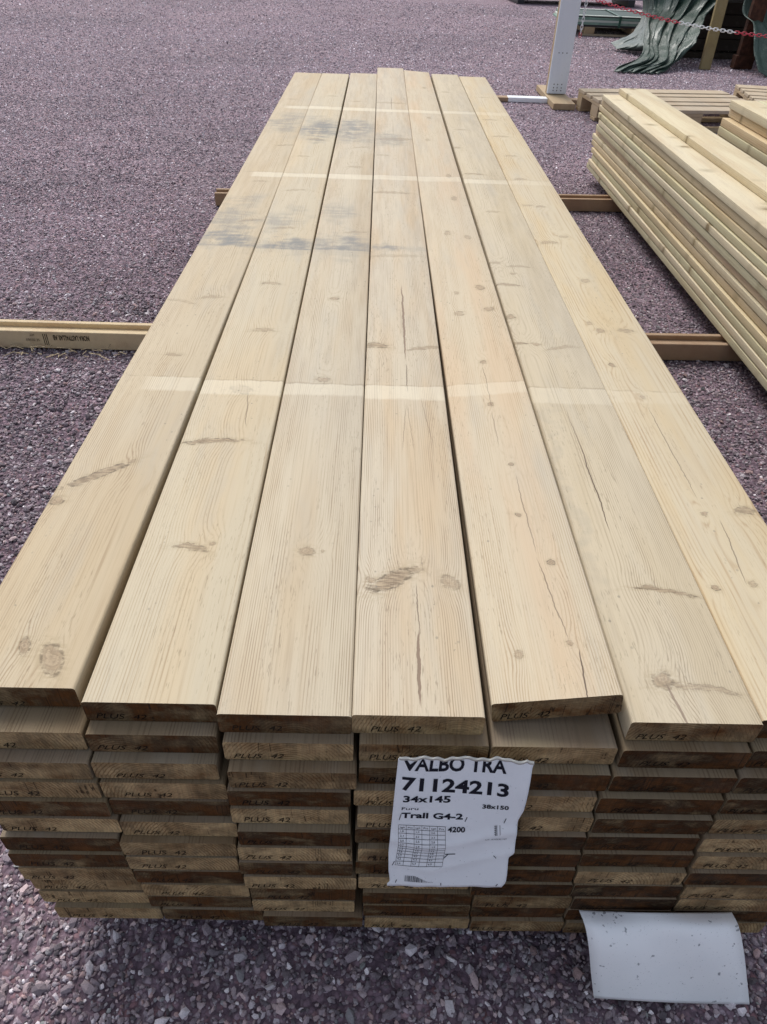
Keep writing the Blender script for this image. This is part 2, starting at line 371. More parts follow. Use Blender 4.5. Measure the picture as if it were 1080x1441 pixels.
OCT = np.array([(1, 0, 0), (-1, 0, 0), (0, 1, 0), (0, -1, 0), (0, 0, 1), (0, 0, -1)], float); OCF = np.array([(0, 2, 4), (2, 1, 4), (1, 3, 4), (3, 0, 4), (2, 0, 5), (1, 2, 5), (3, 1, 5), (0, 3, 5)])
def stones(name, X, Y, S, label=None, ico=ico, icf=icf):
    NV = len(ico)
    n = len(X); q = rng.normal(size=(n, 4)); q /= np.linalg.norm(q, axis=1)[:, None]
    a, b, c, d = q.T
    Rm = np.stack([1-2*(c*c+d*d), 2*(b*c-a*d), 2*(b*d+a*c), 2*(b*c+a*d), 1-2*(b*b+d*d), 2*(c*d-a*b), 2*(b*d-a*c), 2*(c*d+a*b), 1-2*(b*b+c*c)], 1).reshape(n, 3, 3)
    P = ico[None]*rng.uniform(.66, 1.18, (n, NV, 1))
    P = P+rng.normal(0, .09, (n, NV, 3))
    P = P*np.stack([rng.uniform(.75, 1.35, n), rng.uniform(.6, 1.0, n), rng.uniform(.45, .8, n)], 1)[:, None, :]
    P = np.einsum('nij,nkj->nki', Rm, P)
    P[:, :, 2] *= .8
    P = P*(S/2)[:, None, None]
    P[:, :, 0] += X[:, None]; P[:, :, 1] += Y[:, None]; P[:, :, 2] += (gz(X, Y)+S*.16)[:, None]
    V = P.reshape(-1, 3); Fc = (icf[None]+(np.arange(n)*NV)[:, None, None]).reshape(-1, 3)
    me = bpy.data.meshes.new(name); me.vertices.add(len(V)); me.loops.add(len(Fc)*3); me.polygons.add(len(Fc))
    me.vertices.foreach_set('co', V.ravel().astype('f')); me.loops.foreach_set('vertex_index', Fc.ravel().astype('i'))
    me.polygons.foreach_set('loop_start', np.arange(0, len(Fc)*3, 3, dtype='i')); me.polygons.foreach_set('loop_total', np.full(len(Fc), 3, dtype='i'))
    ca = me.attributes.new('stone_tint', 'FLOAT_COLOR', 'POINT')
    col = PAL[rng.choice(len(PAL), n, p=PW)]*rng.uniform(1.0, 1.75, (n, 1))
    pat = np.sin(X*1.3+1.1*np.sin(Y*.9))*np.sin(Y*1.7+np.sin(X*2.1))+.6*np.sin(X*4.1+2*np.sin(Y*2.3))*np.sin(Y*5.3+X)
    gy_ = np.clip((Y-1.5)/7, 0, 1)  # far stones brighter than near ones, light and shade put into their tint
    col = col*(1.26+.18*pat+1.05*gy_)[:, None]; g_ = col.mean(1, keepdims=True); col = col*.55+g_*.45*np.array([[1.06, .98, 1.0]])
    col = np.repeat(np.concatenate([col, np.ones((n, 1))], 1), NV, 0)
    ca.data.foreach_set('color', col.ravel().astype('f'))
    me.update(calc_edges=True); me.shade_flat(); me.materials.append(SM)
    o = bpy.data.objects.new(name, me); COL.objects.link(o); tag(o, label, 'gravel', kind='stuff'); return o
def scatter(x0, x1, y0, y1, dens, smin, smax, power=2.2):
    n = int((x1-x0)*(y1-y0)*dens); X = rng.uniform(x0, x1, n); Y = rng.uniform(y0, y1, n)
    S = smin+(smax-smin)*rng.random(n)**power; k = ~((X > -.36) & (X < .52) & (Y > .25) & (Y < 3.9))
    return X[k], Y[k], S[k]
def cat(*l): return [np.concatenate(a) for a in zip(*l)]
A_ = cat(scatter(-1.0, 1.1, -.75, .25, 26000, .004, .012, 1.5), scatter(-1.0, 1.1, -.75, .25, 1700, .010, .023, 2.4),
         scatter(-2.0, -.36, .25, 2.2, 13000, .005, .014, 1.6), scatter(-2.0, -.36, .25, 2.2, 1100, .012, .026, 2.4),
         scatter(.52, 1.9, .25, 2.2, 11000, .005, .014, 1.6), scatter(.52, 1.9, .25, 2.2, 700, .012, .024, 2.4))
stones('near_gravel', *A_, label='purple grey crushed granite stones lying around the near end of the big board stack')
B_ = cat(scatter(-2.6, -.36, 2.2, 3.6, 9000, .006, .016, 1.8), scatter(.52, 2.0, 2.2, 3.6, 9000, .006, .016, 1.8),
         scatter(-3.4, -.36, 3.6, 5.4, 5200, .007, .018, 1.8), scatter(.52, 2.7, 3.6, 5.4, 5200, .007, .018, 1.8),
         scatter(-4.5, 4.6, 5.4, 8.0, 3000, .009, .021, 1.8), scatter(-5.5, 5.4, 8.0, 11.0, 1500, .011, .025, 1.8), scatter(-6.5, 6., 11.0, 15.0, 500, .014, .030, 1.8))
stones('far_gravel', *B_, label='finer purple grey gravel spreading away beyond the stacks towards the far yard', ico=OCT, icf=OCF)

# ------------------------------------------------------------------ text meshes
FC = {}
def text_mesh(s, bold=False):
    """flat outline mesh of a string: vertices (x, y) with cap height 1, faces"""
    k = (s, bold)
    if k in FC: return FC[k]
    cu = bpy.data.curves.new('lettering', 'FONT'); cu.body = s; cu.size = 1.0; cu.resolution_u = 3
    if bold: cu.offset = .030
    o = bpy.data.objects.new('lettering', cu); COL.objects.link(o)
    dg = bpy.context.evaluated_depsgraph_get(); me = o.evaluated_get(dg).to_mesh()
    v = np.array([tuple(p.co) for p in me.vertices])[:, :2]; f = [tuple(p.vertices) for p in me.polygons]
    o.evaluated_get(dg).to_mesh_clear(); bpy.data.objects.remove(o); bpy.data.curves.remove(cu)
    FC[k] = (v/.69, f); return FC[k]
def ink_mat(name, col, alpha_noise):
    N = NT(name); tc = N.n('ShaderNodeTexCoord').outputs['Object']
    N.out(col, .8, None, .1)
    if alpha_noise > 0:
        N.put(N.b.inputs['Alpha'], N.smooth(N.noise(tc, 520, 3, .6), .42-alpha_noise*.2, .56, 0.35, .95))
    return N.mat
INK = ink_mat('stamp_ink', (.010, .008, .007), .9)
PRINT = ink_mat('label_print', (.018, .018, .028), 0)

# ------------------------------------------------------------------ boards
def board_mesh(name, W, T, L, mats, seg=2, bev=.004, twist=None, bow=None, yj=None, cup=0.0, ends=True):
    """a planed board: rounded long edges, origin at the middle of the top face's near end"""
    a = []
    for (cx, cz, t0) in ((W/2-bev, -bev, 90), (W/2-bev, -T+bev, 0), (-W/2+bev, -T+bev, -90), (-W/2+bev, -bev, 180)):
        for k in range(4): 
            t = RAD(t0-30*k); a.append((cx+bev*math.cos(t), cz+bev*math.sin(t)))
    # extra points across top for cupping
    n = len(a); vs = []; fs = []; mi = []
    for j in range(seg+1):
        y = L*j/seg; tw = twist(y) if twist else 0; bz, bx = bow(y) if bow else (0, 0)
        for (x, z) in a:
            c, s = math.cos(tw), math.sin(tw); xx = x; zz = z+cup*(x/(W/2))**2
            y2 = y
            if j == 0: y2 = y+ (yj*x if yj else 0)
            vs.append((xx*c-zz*s+bx, y2, xx*s+zz*c+bz))
    for j in range(seg):
        for i in range(n):
            k = (i+1) % n; fs.append((j*n+i, j*n+k, (j+1)*n+k, (j+1)*n+i)); mi.append(0)
    fs.append(tuple(range(n))[::-1]); mi.append(1); fs.append(tuple(seg*n+i for i in range(n))); mi.append(1)
    me = bpy.data.meshes.new(name); me.from_pydata(vs, [], fs)
    for m in mats: me.materials.append(m)
    me.polygons.foreach_set('material_index', mi)
    import bmesh
    bm = bmesh.new(); bm.from_mesh(me); bmesh.ops.recalc_face_normals(bm, faces=bm.faces)
    for f_ in bm.faces: f_.smooth = len(f_.verts) == 4
    for e_ in bm.edges:
        if any(len(q.verts) > 4 for q in e_.link_faces): e_.smooth = False
    bm.to_mesh(me); bm.free()
    return me
def put_board(name, me, loc, seed, dark=0.3, tint=(1, 1, 1), pith=.5, rot=(0, 0, 0)):
    o = bpy.data.objects.new(name, me); COL.objects.link(o); o.location = loc; o.rotation_euler = rot
    o['seed'] = float(seed); o['dark'] = float(dark); o['tint'] = [float(t) for t in tint]; o['pith'] = float(pith)
    return o
ENDM = wood('board_end_grain', end=True, per_object=True, ringw=.0042)
LOWM = wood('board_side_wood', per_object=True, base=(.25, .19, .12), late=(.10, .06, .033), tint2=(.20, .14, .08), wear=.8)
PALEM = wood('pale_green_board_wood', per_object=True, base=(.63, .56, .41), late=(.40, .29, .16), tint2=(.56, .46, .31), wear=.7, contrast=.6)

T = .035; W = .145
# measured near ends: right edge X and protrusion Y of every layer, columns from left to right
RX = {1: [-.2975, -.2975, -.2945, -.2915, -.287, -.280, -.2845, -.2835, -.2805, -.2765, -.274, -.260],
      2: [-.1515, -.1505, -.1515, -.145, -.1445, -.138, -.141, -.1425, -.1395, -.1345, -.1345, -.1215],
      3: [-.0015, .001, .005, -.0015, -.0035, -.001, .001, .002, .007, .006, .005, .0165],
      4: [.1445, .151, .151, .146, .1505, .148, .152, .1495, .153, .1595, .1605, .163],
      5: [.293, .294, .292, .2825, .2845, .282, .282, .2815, .2845, .2905, .289, .293],
      6: [.445, .443, .4355, .429, .4255, .4195, .422, .4215, .427, .4285, .4315, .436],
      7: [.592, .590, .583, .577, .573, .568, .570, .569, .574, .576, .579, .5735]}
YP = {1: [.027, -.004, -.0195, -.023, -.0275, -.030, -.0365, -.0405, -.042, -.040, -.042, -.0485],
      2: [.0115, -.005, -.018, -.022, -.0245, -.0325, -.041, -.0425, -.044, -.046, -.0465, -.049],
      3: [.0005, -.012, -.0265, -.030, -.0325, -.0425, -.045, -.0475, -.0495, -.049, -.050, -.0565],
      4: [.0025, -.0115, -.019, -.027, -.0365, -.0375, -.0445, -.0445, -.048, -.053, -.0545, -.0565],
      5: [.018, -.0115, -.0235, -.0305, -.0375, -.0435, -.048, -.0515, -.0545, -.056, -.054, -.059],
      6: [-.002, -.014, -.0245, -.032, -.0385, -.0425, -.047, -.053, -.0545, -.0565, -.057, -.060],
      7: [.004, -.012, -.024, -.031, -.037, -.043, -.048, -.053, -.055, -.056, -.0565, -.058]}
DK = {1: 'DMMMDPDDMMPY', 2: 'DDMYDPMPDPDD', 3: 'DPMDPDPDPDPD', 4: 'MMDPPDMDPDDM', 5: 'MPDPPDDDDMDM', 6: 'MDDDDDDPDDDM', 7: 'DDDDMPPDPPDY'}
DV = {'D': 1.0, 'M': .48, 'P': .12, 'Y': .3}
DW = {'D': 'dark brown stained', 'M': 'mid brown', 'P': 'pale grey brown', 'Y': 'yellowish brown'}
ORD = ['top', 'second', 'third', 'fourth', 'fifth', 'sixth', 'seventh', 'eighth', 'ninth', 'tenth', 'eleventh', 'bottom']
CN = ['leftmost', 'second', 'third', 'fourth', 'fifth', 'sixth', 'rightmost']
def colname(c): return 'leftmost column' if c == 1 else 'rightmost column' if c == 7 else CN[c-1]+' column from the left'
GRP = 'deck boards of the big stack'

STR = [(.665, .711, -.0725-.1, .42), (2.035, 2.086, -.2, .5), (3.095, 3.152, -.2, .5)]
def D(x, c): return x-c
# per top board: knots (X, Y, angle, half width across, half length along, strength) in stack coordinates
TOPK = {
 1: dict(k=[(-.383, .084, .3, .006, .014, .75), (-.345, .066, .5, .011, .024, .7), (-.400, .412, .71, .050, .008, .95), (-.357, .452, 0, .006, .006, .6), (-.438, .350, 0, .010, .010, .8),
            (-.372, .803, 0, .016, .006, .45), (-.350, 1.075, .2, .022, .008, .4), (-.41, 1.05, -.3, .03, .005, .3), (-.34, 1.60, .3, .03, .008, .35), (-.36, 1.98, 0, .02, .008, .3), (-.33, 2.45, .3, .03, .008, .4), (-.39, 3.3, 0, .02, .01, .3)],
         c=[], s=[(-.38, 1.42, .075, .06, 0.95, GREY), (-.385, 1.60, .05, .09, 0.59, GREY), (-.40, 1.78, .05, .06, .35, GREY), (-.36, 2.80, .06, .16, 0.59, GREY)]),
 2: dict(k=[(-.246, .517, .12, .045, .006, .85), (-.228, .262, -.2, .024, .006, .65), (-.2, .268, 0, .006, .006, .6), (-.224, .68, -.3, .020, .012, .5), (-.215, .925, 0, .022, .008, .5), (-.228, 1.168, 0, .02, .008, .55),
            (-.24, 1.55, .2, .03, .008, .4), (-.24, 1.9, .2, .03, .008, .35), (-.22, 2.55, -.2, .03, .012, .5), (-.25, 2.3, 0, .02, .008, .3), (-.21, 3.4, 0, .02, .01, .35)],
         c=[(-.205, .62, .12, .0012, .07, .5)], s=[(-.22, 1.40, .08, .05, 0.95, GREY), (-.24, 1.62, .05, .09, 0.52, GREY), (-.22, 2.72, .07, .15, 0.91, GREY)]),
 3: dict(k=[(-.072, .259, 0, .011, .008, .6), (-.05, .262, 0, .004, .004, .5), (-.08, .727, 0, .012, .008, .7), (-.078, 1.09, 0, .010, .008, .6), (-.045, 1.53, .2, .03, .008, .35), (-.064, 2.18, 0, .02, .01, .35),
            (-.05, 2.45, .3, .03, .008, .35), (-.09, 3.3, 0, .02, .01, .3)],
         c=[], s=[(-.09, 1.42, .08, .06, 0.85, GREY), (-.10, 1.68, .04, .1, 0.52, GREY), (-.09, 2.72, .07, .16, 0.85, GREY), (-.03, 1.40, .04, .03, .5, GREY)]),
 4: dict(k=[(.042, .208, .62, .034, .012, .95), (.016, .206, .5, .008, .008, .6), (.074, .229, 0, .010, .005, .6), (.120, .205, .5, .010, .014, .5), (.018, .866, 0, .022, .010, .75), (.115, .862, .25, .034, .006, .5),
            (.06, 1.36, .1, .06, .008, .25), (.05, 1.90, 0, .06, .010, .45), (.08, 2.6, .1, .06, .02, .45), (.03, 2.35, 0, .02, .01, .3), (.06, 3.3, 0, .06, .015, .3)],
         c=[(.0735, .070, -.03, .0024, .060, .85), (.0755, .158, .02, .0009, .05, .6), (.0755, .99, 0, .0026, .20, .8), (.0765, .74, .0, .0014, .06, .6), (.068, .575, -.07, .0008, .08, .35), (.078, .575, .05, .0008, .08, .35), (.106, .60, .1, .0007, .09, .35), (.07, 3.3, 0, .002, .18, .6)],
         s=[(.03, 1.40, .04, .04, 0.78, GREY), (.10, 1.36, .05, .05, .25, GREY), (.05, 2.60, .06, .12, 0.52, GREY)]),
 5: dict(k=[(.221, .637, .2, .007, .007, .85), (.231, .458, 0, .006, .006, .8), (.225, .332, 0, .005, .006, .8), (.253, .231, 0, .0065, .007, .8), (.251, .094, 0, .006, .006, .8), (.190, .082, .2, .007, .009, .55), (.225, .793, 0, .008, .010, .7),
            (.256, 1.155, 0, .010, .012, .6), (.262, 1.035, .3, .010, .010, .6), (.196, 1.02, .2, .010, .012, .5), (.20, 1.13, 0, .008, .012, .5), (.208, 1.534, 0, .008, .016, .55), (.26, 1.50, 0, .008, .016, .45), (.25, 1.85, 0, .008, .02, .55), (.25, 2.1, 0, .008, .02, .5), (.205, 2.6, 0, .008, .02, .4), (.23, 3.0, 0, .008, .02, .4), (.24, 3.7, 0, .008, .02, .5)],
         c=[(.236, .34, .02, .0009, .10, .55), (.243, .17, .10, .0009, .08, .6), (.256, .045, -.08, .0010, .045, .85), (.222, .70, .0, .0009, .09, .5), (.220, .56, 0, .0009, .06, .4)],
         s=[]),
 6: dict(k=[(.300, .895, .1, .026, .005, .7), (.345, .892, 0, .010, .006, .6), (.395, .882, .25, .030, .006, .4), (.400, .198, -.18, .038, .004, .8), (.352, .054, .4, .012, .012, .75), (.395, .046, -.15, .040, .004, .6), (.325, 1.20, 0, .028, .006, .7), (.35, 1.27, 0, .008, .008, .55),
            (.37, 1.32, 0, .026, .006, .5), (.31, 1.02, .3, .010, .010, .7), (.31, 1.34, 0, .020, .006, .5), (.36, 1.75, 0, .02, .008, .35), (.34, 2.15, 0, .03, .008, .6), (.31, 2.5, 0, .012, .012, .55), (.35, 2.8, 0, .02, .01, .4), (.34, 3.6, 0, .02, .01, .4)],
         c=[(.3565, .42, -.015, .0012, .12, .85), (.357, .57, 0, .0010, .08, .5), (.359, .020, .12, .0019, .032, .75)], s=[(.31, .40, .010, .30, .22, (.30, .28, .23))]),
 7: dict(k=[(.482, .814, 0, .008, .010, .8), (.509, .694, 0, .007, .010, .8), (.507, .36, 0, .007, .008, .8), (.570, .369, 0, .016, .008, .75), (.468, .205, 0, .008, .007, .8), (.521, .214, 0, .008, .008, .55), (.550, .972, 0, .016, .008, .6), (.494, .965, 0, .010, .010, .6), (.48, 1.0, 0, .008, .010, .5),
            (.523, 1.24, 0, .010, .012, .5), (.48, 1.5, .1, .022, .010, .5), (.53, 1.55, 0, .012, .01, .4), (.47, 1.82, 0, .016, .008, .4), (.51, 1.81, 0, .014, .008, .5), (.49, 2.1, 0, .02, .01, .5), (.50, 2.4, 0, .02, .01, .4), (.50, 2.7, 0, .03, .01, .4), (.49, 3.0, 0, .03, .01, .4), (.52, 3.5, 0, .02, .01, .3)],
         c=[(.5085, .53, 0, .0010, .15, .6), (.519, .28, -.10, .0010, .075, .6), (.531, .12, -.1, .0010, .09, .6)], s=[]),
}
TOPB = {1: ((.56, .475, .345), (.31, .215, .125), (.53, .425, .285), (.055, -.045), .0031), 2: ((.57, .50, .375), (.38, .285, .175), (.58, .475, .325), (.045, -.050), .0034),
        3: ((.57, .50, .385), (.25, .17, .10), (.53, .43, .30), (-.005, -.030), .0026), 4: ((.58, .51, .40), (.23, .15, .09), (.57, .445, .30), (.0, -.018), .0028),
        5: ((.58, .50, .375), (.36, .25, .14), (.59, .46, .32), (.01, .030), .0029), 6: ((.57, .495, .37), (.26, .20, .13), (.53, .445, .31), (-.05, -.045), .0026),
        7: ((.58, .50, .36), (.40, .28, .155), (.57, .45, .275), (.01, -.080), .0037)}
Y1 = {1: 4.016, 2: 4.022, 3: 4.07, 4: 4.205, 5: 4.19, 6: 4.12, 7: 4.08}
TL = {1: 'leftmost top board, with a long brown spike knot crossing its left edge',
      2: 'second top board from the left, with two thin dark streak knots and orange red end',
      3: 'third top board from the left, smooth with one small double knot and close grain lines',
      4: 'middle top board with two long open cracks and a large leaf shaped knot',
      5: 'twisted top board whose near right corner is lifted over its neighbour',
      6: 'grey edged top board with a thin long split, just right of the twisted one',
      7: 'rightmost top board, yellowish with small ringed knots and a fine crack line'}
def stamp_pts(s_plus='PLUS', s_no='42'):
    v1, f1 = text_mesh(s_plus); v2, f2 = text_mesh(s_no)
    h = .0100
    a = v1*np.array([.031/v1[:, 0].max(), h]); b = v2*np.array([.0145/v2[:, 0].max(), h])
    a[:, 0] += -.060+a[:, 1]*.28; b[:, 0] += -.019+b[:, 1]*.28
    return (a, f1), (b, f2)
FAINT = ink_mat('faint_stamp_ink', (.030, .022, .016), 1.6)
STM = []
for ink_, hs_, sh_ in ((INK, 1.0, 0), (INK, .9, .15), (FAINT, 1.05, -.08), (FAINT, .95, .1)):
    pr = []
    for nm_, (v_, f_) in zip(('stamped_word', 'stamped_number'), stamp_pts()):
        me = bpy.data.meshes.new(nm_); me.from_pydata([(float(x+sh_*z), 0.0, float(z*hs_)) for x, z in v_], [], f_); me.materials.append(ink_); pr.append((nm_, me))
    STM.append(pr)
def add_stamp(parent, loc, rot, sz, skip=0):
    for i, (nm_, me) in enumerate(random.choice(STM)):
        o = bpy.data.objects.new(nm_, me); COL.objects.link(o); o.parent = parent
        o.location = loc; o.rotation_euler = rot; o.scale = (1, 1, sz)

tw5 = lambda y: -(-.155*max(0, 1-y/2.6)**1.3 + .05*max(0, (y-2.6)/1.6))
first = None
for c in range(1, 8):
    for k in range(12):
        xr = RX[c][k]; wd = W
        xl_prev = RX[c-1][k]+.0012 if c > 1 else -9
        xl = max(xr-W, xl_prev); xc = xr-W/2 if xr-W >= xl_prev else xl+W/2
        if xr-W < xl_prev: wd = xr-xl; xc = (xl+xr)/2
        z = -T*k; y0 = YP[c][k]; dch = DK[c][k]
        if k == 0:
            q = TOPK[c]; bc = TOPB[c]
            mk = [(D(a, xc), D(b, y0), -e, f_, g_, h_) for a, b, e, f_, g_, h_ in q['k']]
            ck = [(D(a, xc), D(b, y0), -e, f_, g_, h_) for a, b, e, f_, g_, h_ in q['c']]
            stn = [(D(a, xc), D(b, y0), e, f_, g_, h_) for a, b, e, f_, g_, h_ in q['s']]
            sps = [(a-y0+.006*math.sin(c*2.9+i*1.7), b-y0+.004*math.sin(c*1.3+i*2.2), (-.402-xc) if c == 1 else -.2, s_*(1.0 if c < 5 else .75 if i else .6)) for i, (a, b, _, s_) in enumerate(STR)]
            if c == 7: sps = [(a, b, x_, s_*.5) for a, b, x_, s_ in sps]
            sc3 = lambda t_, q_=(.955, .935, .885): tuple(a_*b_ for a_, b_ in zip(t_, q_))
            m = wood('top_board_wood_%s' % 'abcdefg'[c-1], base=sc3(bc[0]), late=sc3(bc[1], (.9, .85, .8)), tint2=sc3(bc[2]), pith=bc[3], ringw=bc[4], marks=mk, cracks=ck, stains=stn, straps=sps, seed=c*1.37, yn=y0)
            L = Y1[c]-y0
            ph = c*1.3
            bow = lambda y, ph=ph, L=L: (.0012*math.sin(y*1.7+ph)+(.010*max(0, (y-3.2))**2 if c == 4 else 0), .0016*math.sin(y*.9+ph))
            if c == 1: bow = lambda y: (.003*max(0, 1-y/2), -.0095*max(0, 1-y/1.7)**1.2)
            if c == 5:
                bow = lambda y: (.0115*max(0, 1-y/2.6)**1.3+.0005, .001-.0035*min(1, y/2.2))
                me = board_mesh('board', wd-.002, .034, L, [m, ENDM], 40, .004, twist=tw5, bow=bow, yj=-.0)
            else:
                me = board_mesh('board', wd+.0005, .034, L, [m, ENDM], 30, .0038, bow=bow)
            lab = TL[c]
        else:
            L = 4.06+.04*math.sin(k*5.1+c*3.3)-y0
            me = board_mesh('board', wd-.0015, T-.0012-(.0012 if (k*3+c) % 4 == 0 else 0), L, [LOWM, ENDM], 1, .0035)
            nm = 'bottom board' if k == 11 else ORD[k]+' board down'
            lab = '%s, %s of the big stack, %s end' % (nm, colname(c).replace('from the left', 'from left'), DW[dch])
        o = put_board('board', me, (xc, y0, z), c*13.1+k*3.7, DV[dch]+random.uniform(-.08, .08)+(.18 if c > 4 else 0), (1, .96+.04*random.random(), .9+.1*random.random()), random.random(),
                      (0, 0, 0) if k == 0 else (0, RAD(random.uniform(-.25, .25)), RAD(random.uniform(-.12, .12))))
        tag(o, lab, 'board', GRP)
        loc_ = (random.uniform(-.005, .012), -.0006, -.034+.0045); rot_ = (0, RAD(random.uniform(-1.5, 1.5)), 0)
        if c == 5 and k == 0:
            t = tw5(0); zz = -.034+.0045; jx = -.004
            loc_ = (jx*math.cos(t)-zz*math.sin(t)+.0015, -.0006, jx*math.sin(t)+zz*math.cos(t)+.012); rot_ = (0, -t, 0)
        add_stamp(o, loc_, rot_, random.uniform(.8, 1.02))

# ------------------------------------------------------------------ bearers
BRM = wood('bearer_wood', base=(.36, .24, .145), late=(.22, .135, .075), tint2=(.31, .19, .11), wear=.5, ringw=.005, seed=3, pith=(0, -.3), contrast=.35)
BRL = wood('pale_bearer_wood', base=(.62, .49, .30), late=(.36, .24, .14), tint2=(.50, .36, .22), wear=.5, ringw=.005, seed=5, pith=(0, -.3), contrast=.3)
def bearer(x0, y0, x1, y1, mat, label):
    L = math.hypot(x1-x0, y1-y0); o = empty('bearer', (x0, y0, G), math.atan2(y1-y0, x1-x0))
    tag(o, label, 'timber bearer', 'timber bearers under the stacks')
    h = ZB-G
    for nm, ya, yb, za, zb in (('side_slat', 0, .019, 0, h), ('side_slat', .066, .085, 0, h), ('core', .0195, .0655, 0.002, h-.016)):
        m = MB(); m.box(0, L, ya, yb, za, zb, .0015); m.build(nm, mat, o)
    return o
b_near = bearer(-.40, .42, .62, .42, BRM, 'timber bearer under the near end of the big stack')
b_left = bearer(-1.95, 1.738, .05, 1.745, BRL, 'pale hollow timber bearer printed with upside down lettering, left of the big stack')
bearer(.08, 1.757, 2.9, 1.83, BRM, 'brown hollow timber bearer running under the near part of both stacks')
bearer(-.795, 3.30, 2.9, 3.50, BRM, 'thin brown timber bearer farther back, its end sticking out left of the big stack')
# lettering on the pale bearer, upside down as in the yard
tv, tf = text_mesh('NORA LASTPALLAR AB', True)
wtx = tv[:, 0].max(); p0 = at(128, 487, 'y', 1.738)[0]; p1 = at(77, 484, 'y', 1.738)[0]
sc_ = (p0-p1)/wtx; hh = .017
vv = [(p0-a*sc_+1.95, -.0008, .048-b*hh) for a, b in tv]
o = mobj('printed_text', vv, [f[::-1] for f in tf], INK, b_left)
m = MB()
xa = at(36, 480, 'y', 1.738)[0]+1.95; xb = at(68, 480, 'y', 1.738)[0]+1.95
for k in range(3): 
    xx = xb-.002-.006*k; m.box(xx, xx+.0016, -.0011, -.0004, .012, .052)
m.build('printed_bars', INK, b_left)
for s_, zc, xo in (('SE 05503', .034, .012), ('HT', .052, .035)):
    tv, tf = text_mesh(s_); sc2 = .0085
    mobj('printed_text', [(xb-.02-xo*.6-a*sc2, -.0008, zc-b*.0085) for a, b in tv], [f[::-1] for f in tf], INK, b_left)

# ------------------------------------------------------------------ second stack (right)
S2 = 'boards of the pale stack to the right'
TINTS = [(1.05, 1.02, .92), (.95, .99, .84), (1., .86, .78), (.97, .90, .74), (.88, .92, .82), (.94, .84, .70), (1.08, 1.06, 1.0)]
TN = ['yellow', 'greenish', 'pinkish', 'honey coloured', 'grey green', 'light orange', 'pale cream']
T2 = .0285; z2 = -.0535
JX = [0, .006, .002, -.002, -.010, -.004, .004, -.004, .003, -.008, -.014, -.012, -.016]
JY = [0, .01, .03, -.01, -.05, -.02, .02, .04, .02, -.04, -.07, -.05, -.02]
for col in (0, 1):
    for k in range(13):
        ti = (k*5+col*3) % 7; rj = random.uniform(-.004, .004)
        xl = 1.236+JX[k]+(0 if col == 0 else .150-JX[k]); yf = 4.03+JY[k]
        me = board_mesh('board', .145, T2-.0042, yf-.02-JY[k]*.5, [PALEM, ENDM], 1, .0016)
        o = put_board('board', me, (xl+.0725, .02+JY[k]*.5, z2-T2*k), 200+col*31+k*4.3, .15, TINTS[ti if k else 6], random.random(), (0, RAD(random.uniform(-.2, .2)), RAD(random.uniform(-.10, .10))))
        nm = 'top layer' if k == 0 else 'bottom layer' if k == 12 else '%s layer' % ORD[k]
        side = 'near left side' if col == 0 else 'hidden right side'
        tag(o, '%s board, %s of the pale stack, %s' % (TN[ti if k else 6], nm, 'left row beside the big stack' if col == 0 else 'right row behind the left one'), 'board', S2)
me = board_mesh('board', .145, T2-.001, 4.06, [PALEM, ENDM], 8, .0028)
o = put_board('board', me, (1.447, .0, z2+T2), 333, .15, TINTS[0], .4, (0, 0, RAD(.6)))
tag(o, 'single loose board lying on top of the pale stack on the right', 'board', S2)
# ------------------------------------------------------------------ third stack (far right)
S3 = 'boards of the stack at the right edge'; T3 = .0415
J3 = [.0, .012, -.02, -.024, -.02, -.022, -.018, -.024, -.02]
for col in (0, 1, 2):
    for k in range(9):
        ti = (k*3+col) % 7 if k not in (1, 2, 3) else (5, 3, 1)[k-1]
        xl = 1.925+J3[k]*(1 if col == 0 else 0)+.150*col
        me = board_mesh('board', .145-(J3[k] if col == 0 and J3[k] > 0 else 0), T3-.003, 3.95, [PALEM, ENDM], 1, .0018)
        o = put_board('board', me, (xl+.0725, .03+J3[k], -.05-T3*k), 500+col*17+k*6.1, .2, TINTS[ti] if k not in (1, 2) else (1, .86, .68), random.random(), (0, 0, RAD(random.uniform(-.08, .08))))
        nm = 'top layer' if k == 0 else 'bottom layer' if k == 8 else ORD[k]+' layer'
        tag(o, 'thick board in the %s of the rightmost stack, %s' % (nm, ('its left row', 'its middle row', 'its right row')[col]), 'board', S3)

# ------------------------------------------------------------------ pallets
PM = wood('grey_pallet_wood', base=(.52, .42, .29), late=(.32, .23, .14), tint2=(.46, .35, .23), wear=.8, ringw=.006, seed=9, pith=(0, -.2), contrast=.4, grey=.08)
PB = wood('pallet_block_wood', base=(.44, .33, .20), late=(.28, .19, .11), tint2=(.38, .26, .15), wear=.6, ringw=.006, seed=12, pith=(.1, -.2), contrast=.4)
def make_pallet(loc, rz, label):
    o = empty('pallet', loc, rz); tag(o, label, 'pallet', 'wooden pallets on the gravel')
    for i, (ya, wd) in enumerate(((0, .145), (.188, .10), (.3275, .145), (.512, .10), (.655, .145))):
        m = MB(); m.box(0, 1.2, ya, ya+wd, .122, .144, .002); m.build('deck_board', PM, o)
    for xa, wd in ((0, .145), (.5275, .145), (1.055, .145)):
        m = MB(); m.box(xa+.002, xa+wd-.002, 0.001, .799, .1, .1215, .002); m.build('stringer_board', PB, o)
        for ya in (0.002, .3275, .698):
            m = MB(); m.box(xa+.003, xa+wd-.003, ya, ya+(.1 if ya != .3275 else .145), .0225, .0995, .003); m.build('block', PB, o)
    for ya in (0.002, .35, .698):
        m = MB(); m.box(0, 1.2, ya, ya+.1, .0, .022, .002); m.build('base_board', PB, o)
    return o
def copy_tree(o, parent=None):
    c = o.copy(); COL.objects.link(c); c.parent = parent if parent else None
    for ch in list(o.children): copy_tree(ch, c)
    return c
